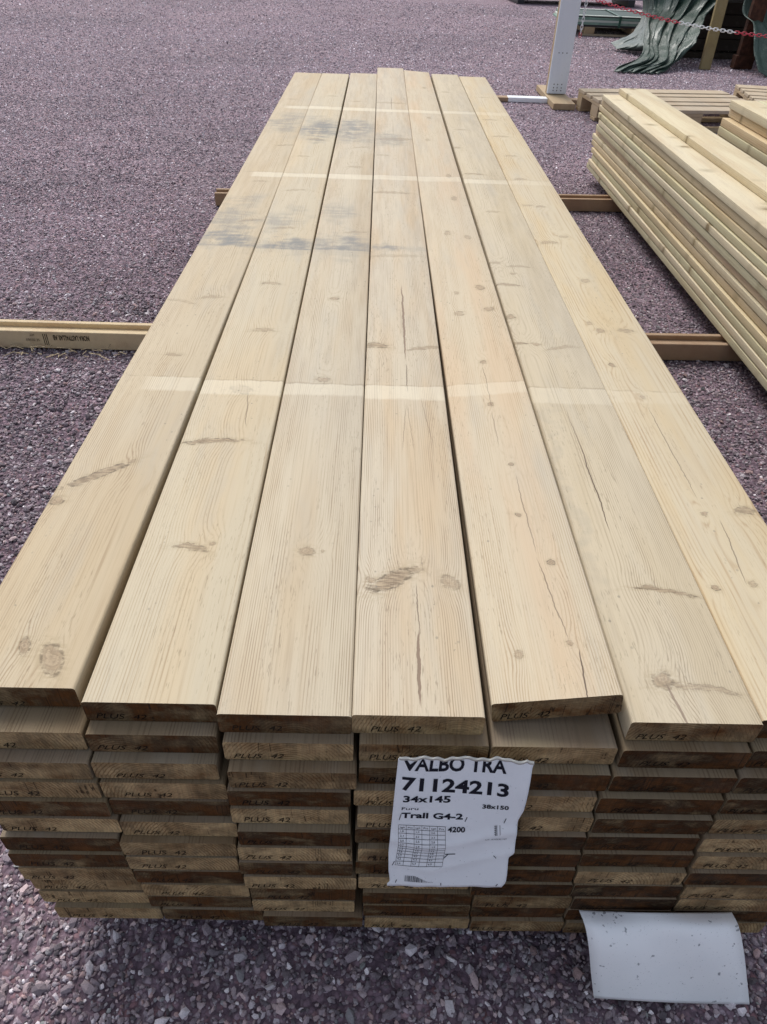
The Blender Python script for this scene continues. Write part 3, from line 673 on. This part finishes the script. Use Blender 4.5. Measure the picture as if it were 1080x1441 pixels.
pal = make_pallet((1.685, 5.26, G), RAD(6.5), 'weathered wooden pallet lying flat behind the far end of the pale stack')
p2 = copy_tree(pal); p2.location = (2.90, 5.72, G); p2.rotation_euler = (0, 0, RAD(-9))
tag(p2, 'grey wooden pallet at the right edge behind the rightmost stack')
# ------------------------------------------------------------------ sign post on a foot beam, the bar, the chains
WH = NT('painted_white_blue'); tcw = WH.n('ShaderNodeTexCoord').outputs['Object']
cw = WH.mix(WH.smooth(WH.noise(WH.vm('MULTIPLY', tcw, (8., 8., 1.2)), 1, 4, .6), .4, .7, 0, .6), (.66, .70, .76), (.74, .76, .79))
cw = WH.mix(WH.smooth(WH.noise(tcw, 60, 4, .7), .62, .72, 0, .5), cw, (.30, .31, .33)); WH.out(cw, .55, None, .35)
WH = WH.mat
DARKM = NT('dark_steel').out((.05, .05, .055), .5, None, .4, .6)
GALV = NT('galvanised_steel').out((.62, .64, .66), .38, None, .5, .85)
def make_post(loc, label):
    o = empty('post', loc); tag(o, label, 'post', 'posts carrying the chain')
    m = MB(); m.box(-.075, .075, -.022, .048, .046, 1.75, .003); m.build('timber_core', PB, o)
    m = MB(); m.box(-.0765, .0795, -.046, -.0225, .050, 1.74, .003); fb = m.build('painted_face_board', WH, o)
    for zz in (.075, .095, .12, .34, .345, .8, 1.2):
        for xx in (-.03, .0, .034):
            if (zz*1000+xx*100) % 3 < 1 and zz > .2: continue
            v = [(xx+.0045*math.cos(a), -.0468, zz+.0045*math.sin(a)) for a in np.linspace(0, 2*math.pi, 9)[:-1]]
            mobj('screw', v+[(xx, -.0475, zz)], [(i, (i+1) % 8, 8) for i in range(8)], DARKM, fb)
    m = MB(); m.box(-.088, .088, -.42, .40, 0, .045, .003); m.build('foot_beam', PB, o)
    return o
post = make_post((1.487, 6.40, G), 'upright post with pale blue white face on a timber foot beam')
post2 = copy_tree(post); post2.location = (4.45, 4.85, G); tag(post2, 'second chain post beyond the right edge of the yard view')
bar = empty('ground_bar', (.75, 6.24, G), RAD(0)); tag(bar, 'low reddish brown bar with a white painted length on the gravel', 'timber bar')
m = MB(); m.box(0, 1.15, 0, .09, 0, .030, .003); m.build('bar_core', BRM, bar)
BW = NT('bright_white_paint').out((.80, .82, .84), .4, None, .4)
m = MB(); m.box(.325, .68, -.002, .092, .0, .0325, .003); m.build('white_sleeve', BW, bar)

def plastic(name, col):
    N = NT(name); tc = N.n('ShaderNodeTexCoord').outputs['Object']
    return N.out(N.mix(N.smooth(N.noise(tc, 40, 3), .4, .7, 0, .3), col, tuple(.6*c for c in col)), .45, None, .4)
REDP = plastic('red_plastic', (.50, .035, .07)); WHP = plastic('white_plastic', (.75, .76, .78))
def link(p, t, flip, Ln=.034, Wd=.018, r=.0028):
    """one oval chain link at p along t"""
    t = t.normalized(); s = t.cross(Vector((0, 0, 1)) if abs(t.z) < .9 else Vector((1, 0, 0))).normalized(); u = s.cross(t)
    a = s if flip else u; b = u if flip else s
    vs = []; fs = []; n = 14; q = 6
    for i in range(n):
        th = 2*math.pi*i/n; cx, cy = math.cos(th), math.sin(th)
        ctr = p+t*(cx*Wd/2+(Ln-Wd)/2*(1 if cx > .01 else -1 if cx < -.01 else 0))+a*(cy*Wd/2)
        ra = (t*cx+a*cy).normalized()
        for j in range(q):
            ph = 2*math.pi*j/q; vs.append(tuple(ctr+ra*math.cos(ph)*r+b*math.sin(ph)*r))
    for i in range(n):
        for j in range(q):
            fs.append((i*q+j, i*q+(j+1) % q, ((i+1) % n)*q+(j+1) % q, ((i+1) % n)*q+j))
    return vs, fs
def chain(pts, colour_at, label):
    P = [Vector(map(float, p)) for p in pts]; o = empty('chain', P[0]); tag(o, label, 'chain', 'plastic barrier chains')
    # walk along the polyline at the link pitch
    pitch = .0255; seg = 0; pos = P[0].copy(); runs = []; k = 0
    total = 0; cum = [0]
    for a, b in zip(P, P[1:]): total += (b-a).length; cum.append(total)
    def pt(s):
        for i in range(len(P)-1):
            if s <= cum[i+1]: return P[i].lerp(P[i+1], (s-cum[i])/(cum[i+1]-cum[i])), P[i+1]-P[i]
        return P[-1], P[-1]-P[-2]
    s = pitch/2
    while s < total:
        p, t = pt(s); c = colour_at(p)
        if not runs or runs[-1][0] != c: runs.append((c, MB()))
        v, f = link(p-P[0], t, k % 2); runs[-1][1].add(v, f); s += pitch; k += 1
    for c, m in runs: m.build('red_links' if c == 'r' else 'white_links', REDP if c == 'r' else WHP, o, True)
    return o
def sag(X): return .079+.095*(X-2.86)**2 if X < 2.86 else .079+.10*(X-2.86)**2
cp = [(X, 6.36-(X-1.6)*.535, sag(X)) for X in np.linspace(1.585, 4.40, 40)]
xr1, xr2 = at(957, 30, 'y', 6.03)[0], at(1034, 46, 'y', 5.83)[0]
chain(cp, lambda p: 'w' if xr1 < p.x < xr2 or p.x > xr2+.55 and p.x < xr2+1.0 else 'r', 'red and white plastic chain sagging away from the post to the right')
chain([(1.605, 6.345, .30), (1.603, 6.345, .1), (1.60, 6.345, -.025)], lambda p: 'w' if p.z > .0 else 'r', 'short loose end of white chain with a red tip hanging beside the post')

# ------------------------------------------------------------------ green sheet pack on a pallet, grey pack
GRM = NT('green_sheet_wrap'); t_ = GRM.n('ShaderNodeTexCoord').outputs['Object']
GRM.out(GRM.mix(GRM.smooth(GRM.noise(t_, 7, 4, .6), .35, .7), (.16, .27, .215), (.25, .37, .31)), .6, None, .4); GRM = GRM.mat
GRD = NT('dark_green_top').out((.07, .10, .095), .7, None, .25)
SHM = NT('pale_sheet_edge').out((.55, .60, .54), .5, None, .4)
STRM = NT('green_strap').out((.03, .10, .07), .4, None, .4)
gf_ = at(777, 30, 'y', 10.9); ztop_g = at(777, 25, 'y', 10.9)[2]
pk = empty('sheet_pack', (2.72, 10.92, G), RAD(-2)); tag(pk, 'strapped pack of pale green sheets on a dark pallet beyond the post', 'sheet pack')
m = MB(); 
for xa in (.0, .62, 1.15):
    m = MB(); m.box(xa, xa+.13, 0, .9, .022, .10, .003); m.build('pallet_block', PB, pk)

m = MB(); m.box(-.05, 1.5, 0.0, .10, 0, .022, .002); m.box(-.05, 1.5, .8, .9, 0, .022, .002); m.build('pallet_base', PM, pk)
m = MB(); m.box(-.08, 1.5, .0, .9, .1005, .122, .002); m.build('pallet_deck', DARKM, pk)
for k in range(3):
    m = MB(); m.box(-.28+.02*k, 1.75, -.02+.012*k, 1.05, .124+k*.026, .148+k*.026, .002); m.build('sheet', GRM if k != 1 else SHM, pk)
m = MB(); m.box(-.22, 1.72, .06, 1.0, .2025, .212, .002); m.build('top_cover', GRD, pk)
for yv in (.02, .92): 
    m = MB(); m.box(-.25, 1.7, yv, yv+.06, .2125, .222, .002); m.build('edge_batten', SHM, pk)
for xv in (.42, .88):
    m = MB(); m.box(xv, xv+.03, -.024, -.0215, .10, .224, 0); m.box(xv, xv+.03, -.024, 1.05, .2235, .226, 0); m.build('strap', STRM if xv < .5 else SHM, pk)
bpm = NT('grey_pack_wrap').out((.30, .33, .38), .5, None, .4)
gp = empty('grey_pack', (2.42, 15.3, G), RAD(4)); tag(gp, 'blue grey pack on feet at the top edge, left of the post', 'wrapped pack')
m = MB(); m.box(0, 2.4, 0, 1.0, .10, .42, .01); m.build('wrapped_load', bpm, gp)
for xa in (.05, 1.1, 2.1):
    m = MB(); m.box(xa, xa+.12, .02, .98, 0, .0995, .003); m.build('foot', DARKM, gp)

# ------------------------------------------------------------------ tarpaulin over a timber frame
def tarp_mat():
    N = NT('green_tarpaulin'); tc = N.n('ShaderNodeTexCoord').outputs['Object']
    n1 = N.noise(tc, 2.4, 4, .6)
    c = N.mix(N.smooth(n1, .35, .65), (.020, .046, .033), (.055, .090, .072))
    c = N.mix(N.smooth(N.noise(tc, 9, 5, .7), .55, .75, 0, .5), c, (.16, .20, .18))
    h = N.math('ADD', N.vor(N.vm('ADD', N.vm('MULTIPLY', tc, (1., 1., .6)), N.vm('MULTIPLY', N.noise(tc, 5, 2, .5, 'Color'), (.15, .15, .15))), 6), N.math('MULTIPLY', N.noise(tc, 45, 3, .6, dist=.8), .35))
    N.b.inputs['Coat Weight'].default_value = .25; N.b.inputs['Coat Roughness'].default_value = .12
    return N.out(c, .42, N.bump(h, .8, .035), .4)
TM = tarp_mat()
def loft(mb, rows, nu, nv, fold=.04, freq=9, seed=0., floor=True):
    """smooth surface through rows of world points (top to hem) with hanging folds"""
    rows = [np.array(r, float) for r in rows]
    def res(r, n):
        d = np.concatenate([[0], np.cumsum(np.linalg.norm(np.diff(r, axis=0), axis=1))]); t = np.linspace(0, d[-1], n)
        return np.stack([np.interp(t, d, r[:, i]) for i in range(3)], 1)
    Rw = np.array([res(r, nu) for r in rows]); K = len(rows)
    vs = []
    for j in range(nv):
        v = j/(nv-1)*(K-1); i = min(int(v), K-2); f = v-i
        p0, p1, p2, p3 = Rw[max(i-1, 0)], Rw[i], Rw[i+1], Rw[min(i+2, K-1)]
        P = .5*((2*p1)+(-p0+p2)*f+(2*p0-5*p1+4*p2-p3)*f*f+(-p0+3*p1-3*p2+p3)*f**3)
        vv = j/(nv-1)
        for a in range(nu):
            u = a/(nu-1)
            n_ = 1-2*abs(noise.noise(Vector((u*freq+seed, vv*1.3+u*1.5, seed*3))))
            n2 = noise.noise(Vector((u*freq*2.6, vv*3+seed, seed)))
            n3 = noise.noise(Vector((u*freq*6, vv*9+seed, seed)))
            am = fold*(.35+.65*math.sin(math.pi*min(1, max(0, vv)))**.6)
            p = P[a]+np.array((am*.5*n2, -am*n_-am*.3*n3, am*.25*n2))
            if floor: p[2] = max(p[2], G+.006+.01*abs(n2))
            vs.append(tuple(p))
    fs = [(j*nu+a, j*nu+a+1, (j+1)*nu+a+1, (j+1)*nu+a) for j in range(nv-1) for a in range(nu-1)]
    mb.add(vs, fs)
def row(pts, Y): return [at(x, y, 'y', Y if not isinstance(Y, (list, tuple)) else Y[i]) for i, (x, y) in enumerate(pts)]
tp = empty('tarpaulin', (3.6, 9.0, G)); tag(tp, 'crumpled dark green tarpaulin draped over a timber frame at the top right', 'tarpaulin')
inv_ = np.array((3.6, 9.0, G))
class MBo(MB):
    def add(s, v, f, m=0): super().add([tuple(np.array(p)-inv_) for p in v], f, m)
mt = MBo()
ZT = .95
# front drape (left): top edge at height ZT, hem dragging out on the gravel
r0 = [(2.9, 10.0, ZT), (3.3, 9.8, ZT), (3.8, 9.5, ZT), (4.5, 8.95, ZT)]
r1 = row([(921, 0), (945, 0), (975, 0), (1014, 0)], [9.7, 9.5, 9.2, 8.95])
r2 = row([(905, 25), (928, 30), (955, 32), (984, 32)], [9.3, 9.15, 8.95, 8.75])
r3 = row([(904, 52), (922, 58), (942, 60), (966, 61)], [8.9, 8.8, 8.65, 8.5])
r4 = row([(902, 76), (915, 82), (930, 86), (946, 89)], 8.35)
r5 = row([(868, 92), (885, 95), (905, 99), (930, 101)], 8.12)
r6 = row([(862, 98), (878, 103), (900, 106), (925, 104)], 8.03)
loft(mt, [r0, r1, r2, r3, r4, r5, r6], 120, 120, .20, 5, 1.3)
# left rear tail
q0 = [(2.72, 10.6, ZT), (2.8, 10.3, ZT), (2.9, 10.0, ZT)]
q1 = row([(903, -8), (912, 0), (922, 4)], [10.2, 10., 9.7])
q2 = row([(894, 40), (902, 48), (910, 50)], [9.9, 9.6, 9.2])
q3 = row([(872, 55), (888, 62), (912, 66)], [9.7, 9.4, 9.0])
q4 = row([(860, 60), (868, 69), (905, 72)], [9.72, 9.45, 9.35])
loft(mt, [q0, q1, q2, q3, q4], 50, 60, .05, 5, 4.1)
# right-hand drape
s0 = [(4.15, 8.9, ZT), (4.7, 8.7, ZT), (5.6, 8.7, ZT)]
s1 = row([(1046, 0), (1072, 0), (1150, 10)], 8.7)
s2 = row([(1056, 35), (1080, 40), (1160, 50)], 8.45)
s3 = row([(1061, 72), (1083, 80), (1170, 95)], 8.2)
s4 = row([(1068, 100), (1084, 112), (1180, 125)], 8.0)
loft(mt, [s0, s1, s2, s3, s4], 50, 60, .05, 5, 8.2)
# unseen roof and back, added so the inside lies dark
t0 = [(3.9, 11.2, ZT-.1), (4.3, 11.3, ZT-.05), (5.6, 11.2, ZT-.1)]
loft(mt, [[(3.9, 11.3, G+.05), (4.3, 11.4, G+.05), (5.6, 11.3, G+.05)], t0, [(3.0, 10.6, ZT+.02), (4.1, 10.4, ZT+.1), (5.6, 10.1, ZT)], [(2.9, 10.0, ZT+.003), (3.95, 9.3, ZT+.003), (5.6, 8.7, ZT+.003)]], 50, 60, .03, 6, 2.2)
loft(mt, [[(5.6, 8.7, ZT), (5.6, 10.1, ZT), (5.6, 11.2, ZT-.1)], [(5.66, 8.6, .3), (5.7, 10.1, .3), (5.66, 11.3, .3)], [(5.7, 8.5, G+.02), (5.8, 10.1, G+.02), (5.7, 11.4, G+.02)]], 40, 30, .04, 6, 5.2)
sheet = mt.build('cover', TM, tp, True)
sm_ = sheet.modifiers.new('thickness', 'SOLIDIFY'); sm_.thickness = .004
# frame posts
def slant(name, base, top, wx, wy, mat, label, cat, grp=None):
    o = empty(name, base); tag(o, label, cat, grp)
    d = Vector(top)-Vector(base); n = 1; M = Matrix(((1, 0, d.x/d.z, 0), (0, 1, d.y/d.z, 0), (0, 0, 1, 0), (0, 0, 0, 1)))
    m = MB(); m.box(-wx/2, wx/2, -wy/2, wy/2, 0, d.z, .003, M=M); return m, o
YW = wood('yellow_prop_wood', base=(.26, .20, .09), late=(.18, .13, .06), tint2=(.23, .17, .08), wear=.3, seed=21, pith=(0, -.3), ringw=.006)
RW = NT('rust_red_wood'); t_ = RW.n('ShaderNodeTexCoord').outputs['Object']
RW.out(RW.mix(RW.smooth(RW.noise(t_, 20, 4), .4, .65), (.045, .020, .013), (.085, .036, .022)), .8, None, .2); RW = RW.mat
bp = at(992.5, 98, 'z', G); tpz = at(1018, 0, 'y', bp[1]+.12)
m = MB(); d = (Vector(map(float, tpz))-Vector(map(float, bp))); k_ = (ZT-.03-G)/d.z; M = Matrix(((1, 0, d.x/d.z, 0), (0, 1, d.y/d.z, 0), (0, 0, 1, 0), (0, 0, 0, 1)))
m.box(-.055, .055, 0, .045, 0, ZT-.03-G, .002, M=M); o = m.build('prop', YW, None, False, tuple(map(float, bp)))
tag(o, 'leaning yellowish timber prop under the tarpaulin', 'timber prop', 'props under the tarpaulin')
bp = at(1044, 97, 'z', G)
m = MB(); m.box(-.075, .075, 0, .07, 0, ZT-.03-G, .003); m.box(-.10, .10, -.02, .09, 0, .12, .003)
o = m.build('prop', RW, None, False, (float(bp[0]), float(bp[1]), G)); tag(o, 'upright rust red prop under the tarpaulin, right of the yellow one', 'timber prop', 'props under the tarpaulin')
# added timber load, its wood coloured dark for the shade under the tarpaulin
DKW = wood('shade_dark_wood', base=(.05, .038, .03), late=(.03, .02, .015), tint2=(.045, .035, .026), wear=.3, seed=31, pith=(0, -.3), ringw=.006)
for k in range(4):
    m = MB(); m.box(0, 1.9, 0, .9, 0, .11, .004); o = m.build('added_bale', DKW, None, False, (3.35+.03*k, 9.35+.02*k, G+.06+.115*k))
    tag(o, '%s added timber bale, coloured dark as the shade under the tarpaulin' % ('lowest', 'second lowest', 'third lowest', 'uppermost')[k], 'timber bale', 'added bales under the tarpaulin')
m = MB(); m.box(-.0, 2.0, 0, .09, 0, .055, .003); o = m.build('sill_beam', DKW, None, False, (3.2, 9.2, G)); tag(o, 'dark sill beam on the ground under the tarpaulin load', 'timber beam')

# ------------------------------------------------------------------ torn goods label stapled to the board ends
def paper_pt(px, py, off=0.0):
    """point of the label sheet: it leans with the board ends; small creases"""
    d = F_*FPX + R_*(px-540) - U_*(py-720.5); A, B = -.0305-off, .157
    # y = A + B (z + .04)
    t = (A+B*(C0[2]+.04)-C0[1])/(d[1]-B*d[2]); p = C0+d*t
    u = (px-545)/200; v = (py-1068)/180
    cr = 0.0022*math.exp(-((v-.62-.05*math.sin(u*5))/.035)**2)+.0012*math.sin(u*7+v*3)*math.sin(v*5+1)+.0014*math.exp(-((v-.86+.22*abs(u-.3))/.03)**2)
    cr += .004*max(0, u-.85)/.15*math.sin(v*6)**2 + .0010*noise.noise(Vector((u*6, v*6, 1)))
    p = p+np.array((0, -cr, 0)); return p
def edge(tbl, v): return float(np.interp(v, [a for a, b in tbl], [b for a, b in tbl]))
LE = [(1066, 561), (1100, 557), (1160, 551), (1200, 547), (1225, 547), (1240, 549), (1243, 545), (1249, 545)]
RE = [(1070, 753), (1080, 749), (1110, 743), (1140, 737), (1155, 729), (1175, 727), (1200, 724), (1208, 716), (1230, 714), (1242, 712), (1249, 706)]
def top_y(u): return 1066+5.5*u+1.3*math.sin(u*23)+.9*math.sin(u*57+1)+(2 if u > .95 else 0)
lab_ = empty('goods_label', tuple(map(float, paper_pt(650, 1249)))); lo = np.array(lab_.location)
tag(lab_, 'torn white goods label with black print stapled to the board ends', 'label')
nu, nv = 48, 60; vs = []
for j in range(nv):
    for i in range(nu):
        u = i/(nu-1); v = j/(nv-1); ty = top_y(u); y = ty+(1246.5+2.5*u-ty)*v; xl = edge(LE, y); xr = edge(RE, y)
        vs.append(paper_pt(xl+(xr-xl)*u, y+.25*math.sin(u*31)*(v > .99)))
vs = np.array(vs)-lo
fs = [(j*nu+i, j*nu+i+1, (j+1)*nu+i+1, (j+1)*nu+i) for j in range(nv-1) for i in range(nu-1)]
PW_ = NT('label_paper'); t_ = PW_.n('ShaderNodeTexCoord').outputs['Object']
cpp = PW_.mix(PW_.smooth(PW_.noise(t_, 60, 4, .6), .45, .75, 0, .35), (.86, .90, .95), (.80, .84, .90))
cpp = PW_.mix(PW_.smooth(PW_.noise(t_, 330, 2, .5), .70, .76, 0, .6), cpp, (.25, .26, .30)); PW_.out(cpp, .45, PW_.bump(PW_.noise(t_, 45, 3, .6), .25, .002), .4); PW_ = PW_.mat
sh = mobj('sheet', vs, fs, PW_, lab_, True); md = sh.modifiers.new('thickness', 'SOLIDIFY'); md.thickness = .0003; md.offset = 0
# torn thick top lip
lv = []
for i in range(60):
    u = i/59; x = 562+190*u; y = top_y(u)
    for k, (dy, of) in enumerate(((2.2, .0008), (.2, .0035), (-2.0-1.0*abs(math.sin(u*37)), .0022), (-.5, -.002))): lv.append(paper_pt(x, y+dy, of)-lo)
lf = [(i*4+k, i*4+k+1, (i+1)*4+k+1, (i+1)*4+k) for i in range(59) for k in range(3)]
TORN = NT('torn_paper_edge').out((.50, .50, .47), .8, None, .2)
mobj('torn_edge', lv, lf, TORN, lab_)
def ptext(s, x0, y0, x1, y1, h, bold=True, name='printed_text', shear=0, top=None):
    """string from the baseline start (x0,y0) to its end (x1,y1), cap height h (photograph measures on the label)"""
    v, f = text_mesh(s, bold); wmax = v[:, 0].max(); out = []
    for a, b in v:
        q = a/wmax; x = x0+(x1-x0)*q+b*h*(.10+shear); y = y0+(y1-y0)*q-b*h
        if top is not None: y = max(y, top_y((x-562)/190)+2.5)
        out.append(paper_pt(x, y, .0006)-lo)
    return mobj(name, out, f, PRINT, lab_)
def P4(x, y): return 540+x/4.909, 1050+y/4.909
def pt4(s, x0, y0, x1, y1, h, **k):
    a = P4(x0, y0); b = P4(x1, y1); return ptext(s, a[0], a[1], b[0], b[1], h/4.909, **k)
pt4('VALBO TRA', 140, 160, 850, 190, 96, top=1, name='torn_heading')
pt4('71124213', 118, 292, 862, 348, 82, name='large_number')
pt4('34x145', 130, 383, 462, 392, 44)
pt4('Furu', 120, 442, 240, 445, 20, bold=False)
pt4('Trall G4-2', 122, 497, 548, 506, 34)
pt4('38x150', 680, 432, 865, 442, 26)
pt4('4200', 443, 588, 562, 592, 34)
pt4('NT. X10232 HT', 700, 650, 852, 652, 11, bold=False)
rowsn = [('Lgth', 'Pcs', 'Lgth', 'Pcs', 'Lgth', 'Pcs'), ('1,8', '', '1,9', '', '2,0'), ('2,1', '', '2,2', '', '2,3'), ('2,4', '', '2,5', '', '2,6'), ('2,7', '', '2,8', '', '2,9'), ('3,0', '', '3,1', '', '3,2'),
         ('3,3', '', '3,4', '', '3,5'), ('3,6', '', '3,7', '', '3,8'), ('3,9', '', '4,0', '', '4,1'), ('4,2', '', '4,3', '', '4,4'), ('5,4', '', '5,7', '', '6,0')]
ys = [572, 600, 630, 657, 685, 703, 722, 742, 764, 786, 812]
def cellx(c, r): 
    x = 105+54*c; return x-(max(0, ys[r]-690))*.19
tbv = []; tbf = []
def quad(p):
    b = len(tbv); tbv.extend([paper_pt(*P4(x, y), .0006)-lo for x, y in p]); tbf.append((b, b+1, b+2, b+3))
for r in range(12):
    yb = ys[r]+4 if r < 11 else 832; yb0 = (548 if r == 0 else yb)
    rr = min(r, 10)
    if r == 0:
        quad([(105, 546), (430, 552), (430, 554.5), (105, 548.5)])
    if r < 11:
        xa, xb = cellx(0, rr)-3, cellx(6, rr)-2
        n = 8
        for q in range(n):
            a0 = xa+(xb-xa)*q/n; a1 = xa+(xb-xa)*(q+1)/n; s0 = 6*q/n; s1 = 6*(q+1)/n
            quad([(a0, yb+s0), (a1, yb+s1), (a1, yb+s1+2.2), (a0, yb+s0+2.2)])
for c in range(7):
    for r in range(11):
        y0 = 548 if r == 0 else ys[r-1]+4; x0 = cellx(c, max(0, r-1))-3; x1 = cellx(c, r)-3; s_ = c
        quad([(x0, y0+s_), (x0+2.2, y0+s_), (x1+2.2, ys[r]+4+s_), (x1, ys[r]+4+s_)])
mobj('table_grid', tbv, tbf, PRINT, lab_)
tv_all = []; tf_all = []
for r, cells in enumerate(rowsn):
    for c, s_ in enumerate(cells):
        if not s_: continue
        v, f = text_mesh(s_); wmx = v[:, 0].max(); b0 = len(tv_all); x0 = cellx(c, r)+8; ww = 34 if r == 0 else 26
        for a, b in v: tv_all.append(paper_pt(*P4(x0+ww*a/wmx, ys[r]-3+c-b*11), .0006)-lo)
        tf_all += [tuple(i+b0 for i in q) for q in f]
mobj('table_figures', tv_all, tf_all, PRINT, lab_)
# bar code, creased away to the right
tbv = []; tbf = []; x = 145
brs = random.Random(4)
while x < 335:
    wdt = brs.choice((2.5, 3.5, 5.5)) if x < 270 else 2; hgt_ = 42 if x < 215 else max(3, 42-(x-215)*.42)
    yb = 934+(x-145)*.03
    quad([(x+4, yb-hgt_), (x+4+wdt, yb-hgt_), (x+wdt, yb), (x, yb)]); x += wdt+brs.choice((2.5, 4, 5.5))
mobj('barcode', tbv, tbf, PRINT, lab_)
# crease shadows are real folds; staples and small ticks
tbv = []; tbf = []
for (a, b, c_, d_) in ((108, 512, 122, 470), (562, 522, 578, 492), (832, 535, 848, 503), (60, 822, 76, 792), (82, 945, 90, 925), (395, 960, 396, 942), (775, 970, 788, 955), (415, 770, 445, 742), (760, 755, 778, 775), (425, 742, 495, 738)):
    dx, dy = c_-a, d_-b; l = math.hypot(dx, dy); nx, ny = -dy/l*2.4, dx/l*2.4
    quad([(a-nx, b-ny), (a+nx, b+ny), (c_+nx, d_+ny), (c_-nx, d_-ny)])
mobj('staple_marks', tbv, tbf, PRINT, lab_)
tbv = []; tbf = []
for x in (770, 782, 803): quad([(x, 550), (x+3, 550), (x+3, 612-(x-770)*.2), (x, 612-(x-770)*.2)])
for k in range(5): quad([(766, 556+k*11), (783, 560+k*11), (783, 563+k*11), (766, 559+k*11)])
mobj('printed_emblem', tbv, tbf, PRINT, lab_)

# ------------------------------------------------------------------ blank sheet drooping from under the bottom right boards
ps = empty('blank_sheet', (.44, -.10, G)); tag(ps, 'blank white paper sheet curling down from the bottom right boards to the gravel', 'paper sheet')
L_ = [(815, 1281), (824, 1305), (829, 1335), (832, 1370), (836, 1404)]
Rr = [(1030, 1284), (1040, 1305), (1047, 1340), (1051, 1375), (1055, 1413)]
YY = [-.060, -.080, -.097, -.111, -.124]
ctl = []
for (a, b, yv) in zip(L_, Rr, YY):
    ctl.append([at(a[0]+(b[0]-a[0])*u, a[1]+(b[1]-a[1])*u+2.0*math.sin(u*math.pi), 'y', yv-.004*math.sin(u*math.pi)-.0016*math.sin(u*9+yv*60)) for u in np.linspace(0, 1, 14)])
ctl = np.array(ctl); vs = []; nv = 24
for j in range(nv):
    v = j/(nv-1)*4; i = min(int(v), 3); f = v-i; p0, p1, p2, p3 = ctl[max(i-1, 0)], ctl[i], ctl[i+1], ctl[min(i+2, 4)]
    vs += list(.5*((2*p1)+(-p0+p2)*f+(2*p0-5*p1+4*p2-p3)*f*f+(-p0+3*p1-3*p2+p3)*f**3))
vs = np.array(vs)-np.array((.44, -.10, G))
fs = [(j*14+i, j*14+i+1, (j+1)*14+i+1, (j+1)*14+i) for j in range(nv-1) for i in range(13)]
PB2 = NT('blank_paper'); t_ = PB2.n('ShaderNodeTexCoord').outputs['Object']
c_ = PB2.mix(PB2.smooth(PB2.noise(t_, 25, 4, .6), .4, .75, 0, .4), (.92, .94, .97), (.86, .89, .93))
c_ = PB2.mix(PB2.smooth(PB2.noise(t_, 95, 2, .5), .67, .72, 0, .8), c_, (.22, .23, .26))
c_ = PB2.mix(PB2.smooth(PB2.noise(t_, 420, 2, .5), .68, .74, 0, .6), c_, (.22, .23, .26))
PB2.out(c_, .6, PB2.bump(PB2.noise(t_, 900, 2, .6), .15, .0005), .3)
o = mobj('sheet', vs, fs, PB2.mat, ps, True); md = o.modifiers.new('thickness', 'SOLIDIFY'); md.thickness = .0004
# straw and splinters caught beside the pale bearer
m = MB()
for i in range(46):
    x_ = random.gauss(-.98, .13); y_ = random.uniform(1.66, 1.735); a_ = random.uniform(0, math.pi); l_ = random.uniform(.01, .045); r_ = random.uniform(.0006, .0016)
    Mx = Matrix.Translation((x_, y_, G+.008+random.random()*.012)) @ Matrix.Rotation(a_, 4, 'Z') @ Matrix.Rotation(random.uniform(-.35, .35), 4, 'Y')
    m.box(-l_/2, l_/2, -r_, r_, -r_*.5, r_*.5, 0, M=Mx)
tag(m.build('straw_litter', NT('dry_straw').out((.42, .34, .22), .8, None, .2)), 'scattered straw and splinters against the pale bearer left of the big stack', 'litter', kind='stuff')
print('at check', at(836, 1404, 'y', -.124), len(bpy.data.objects))
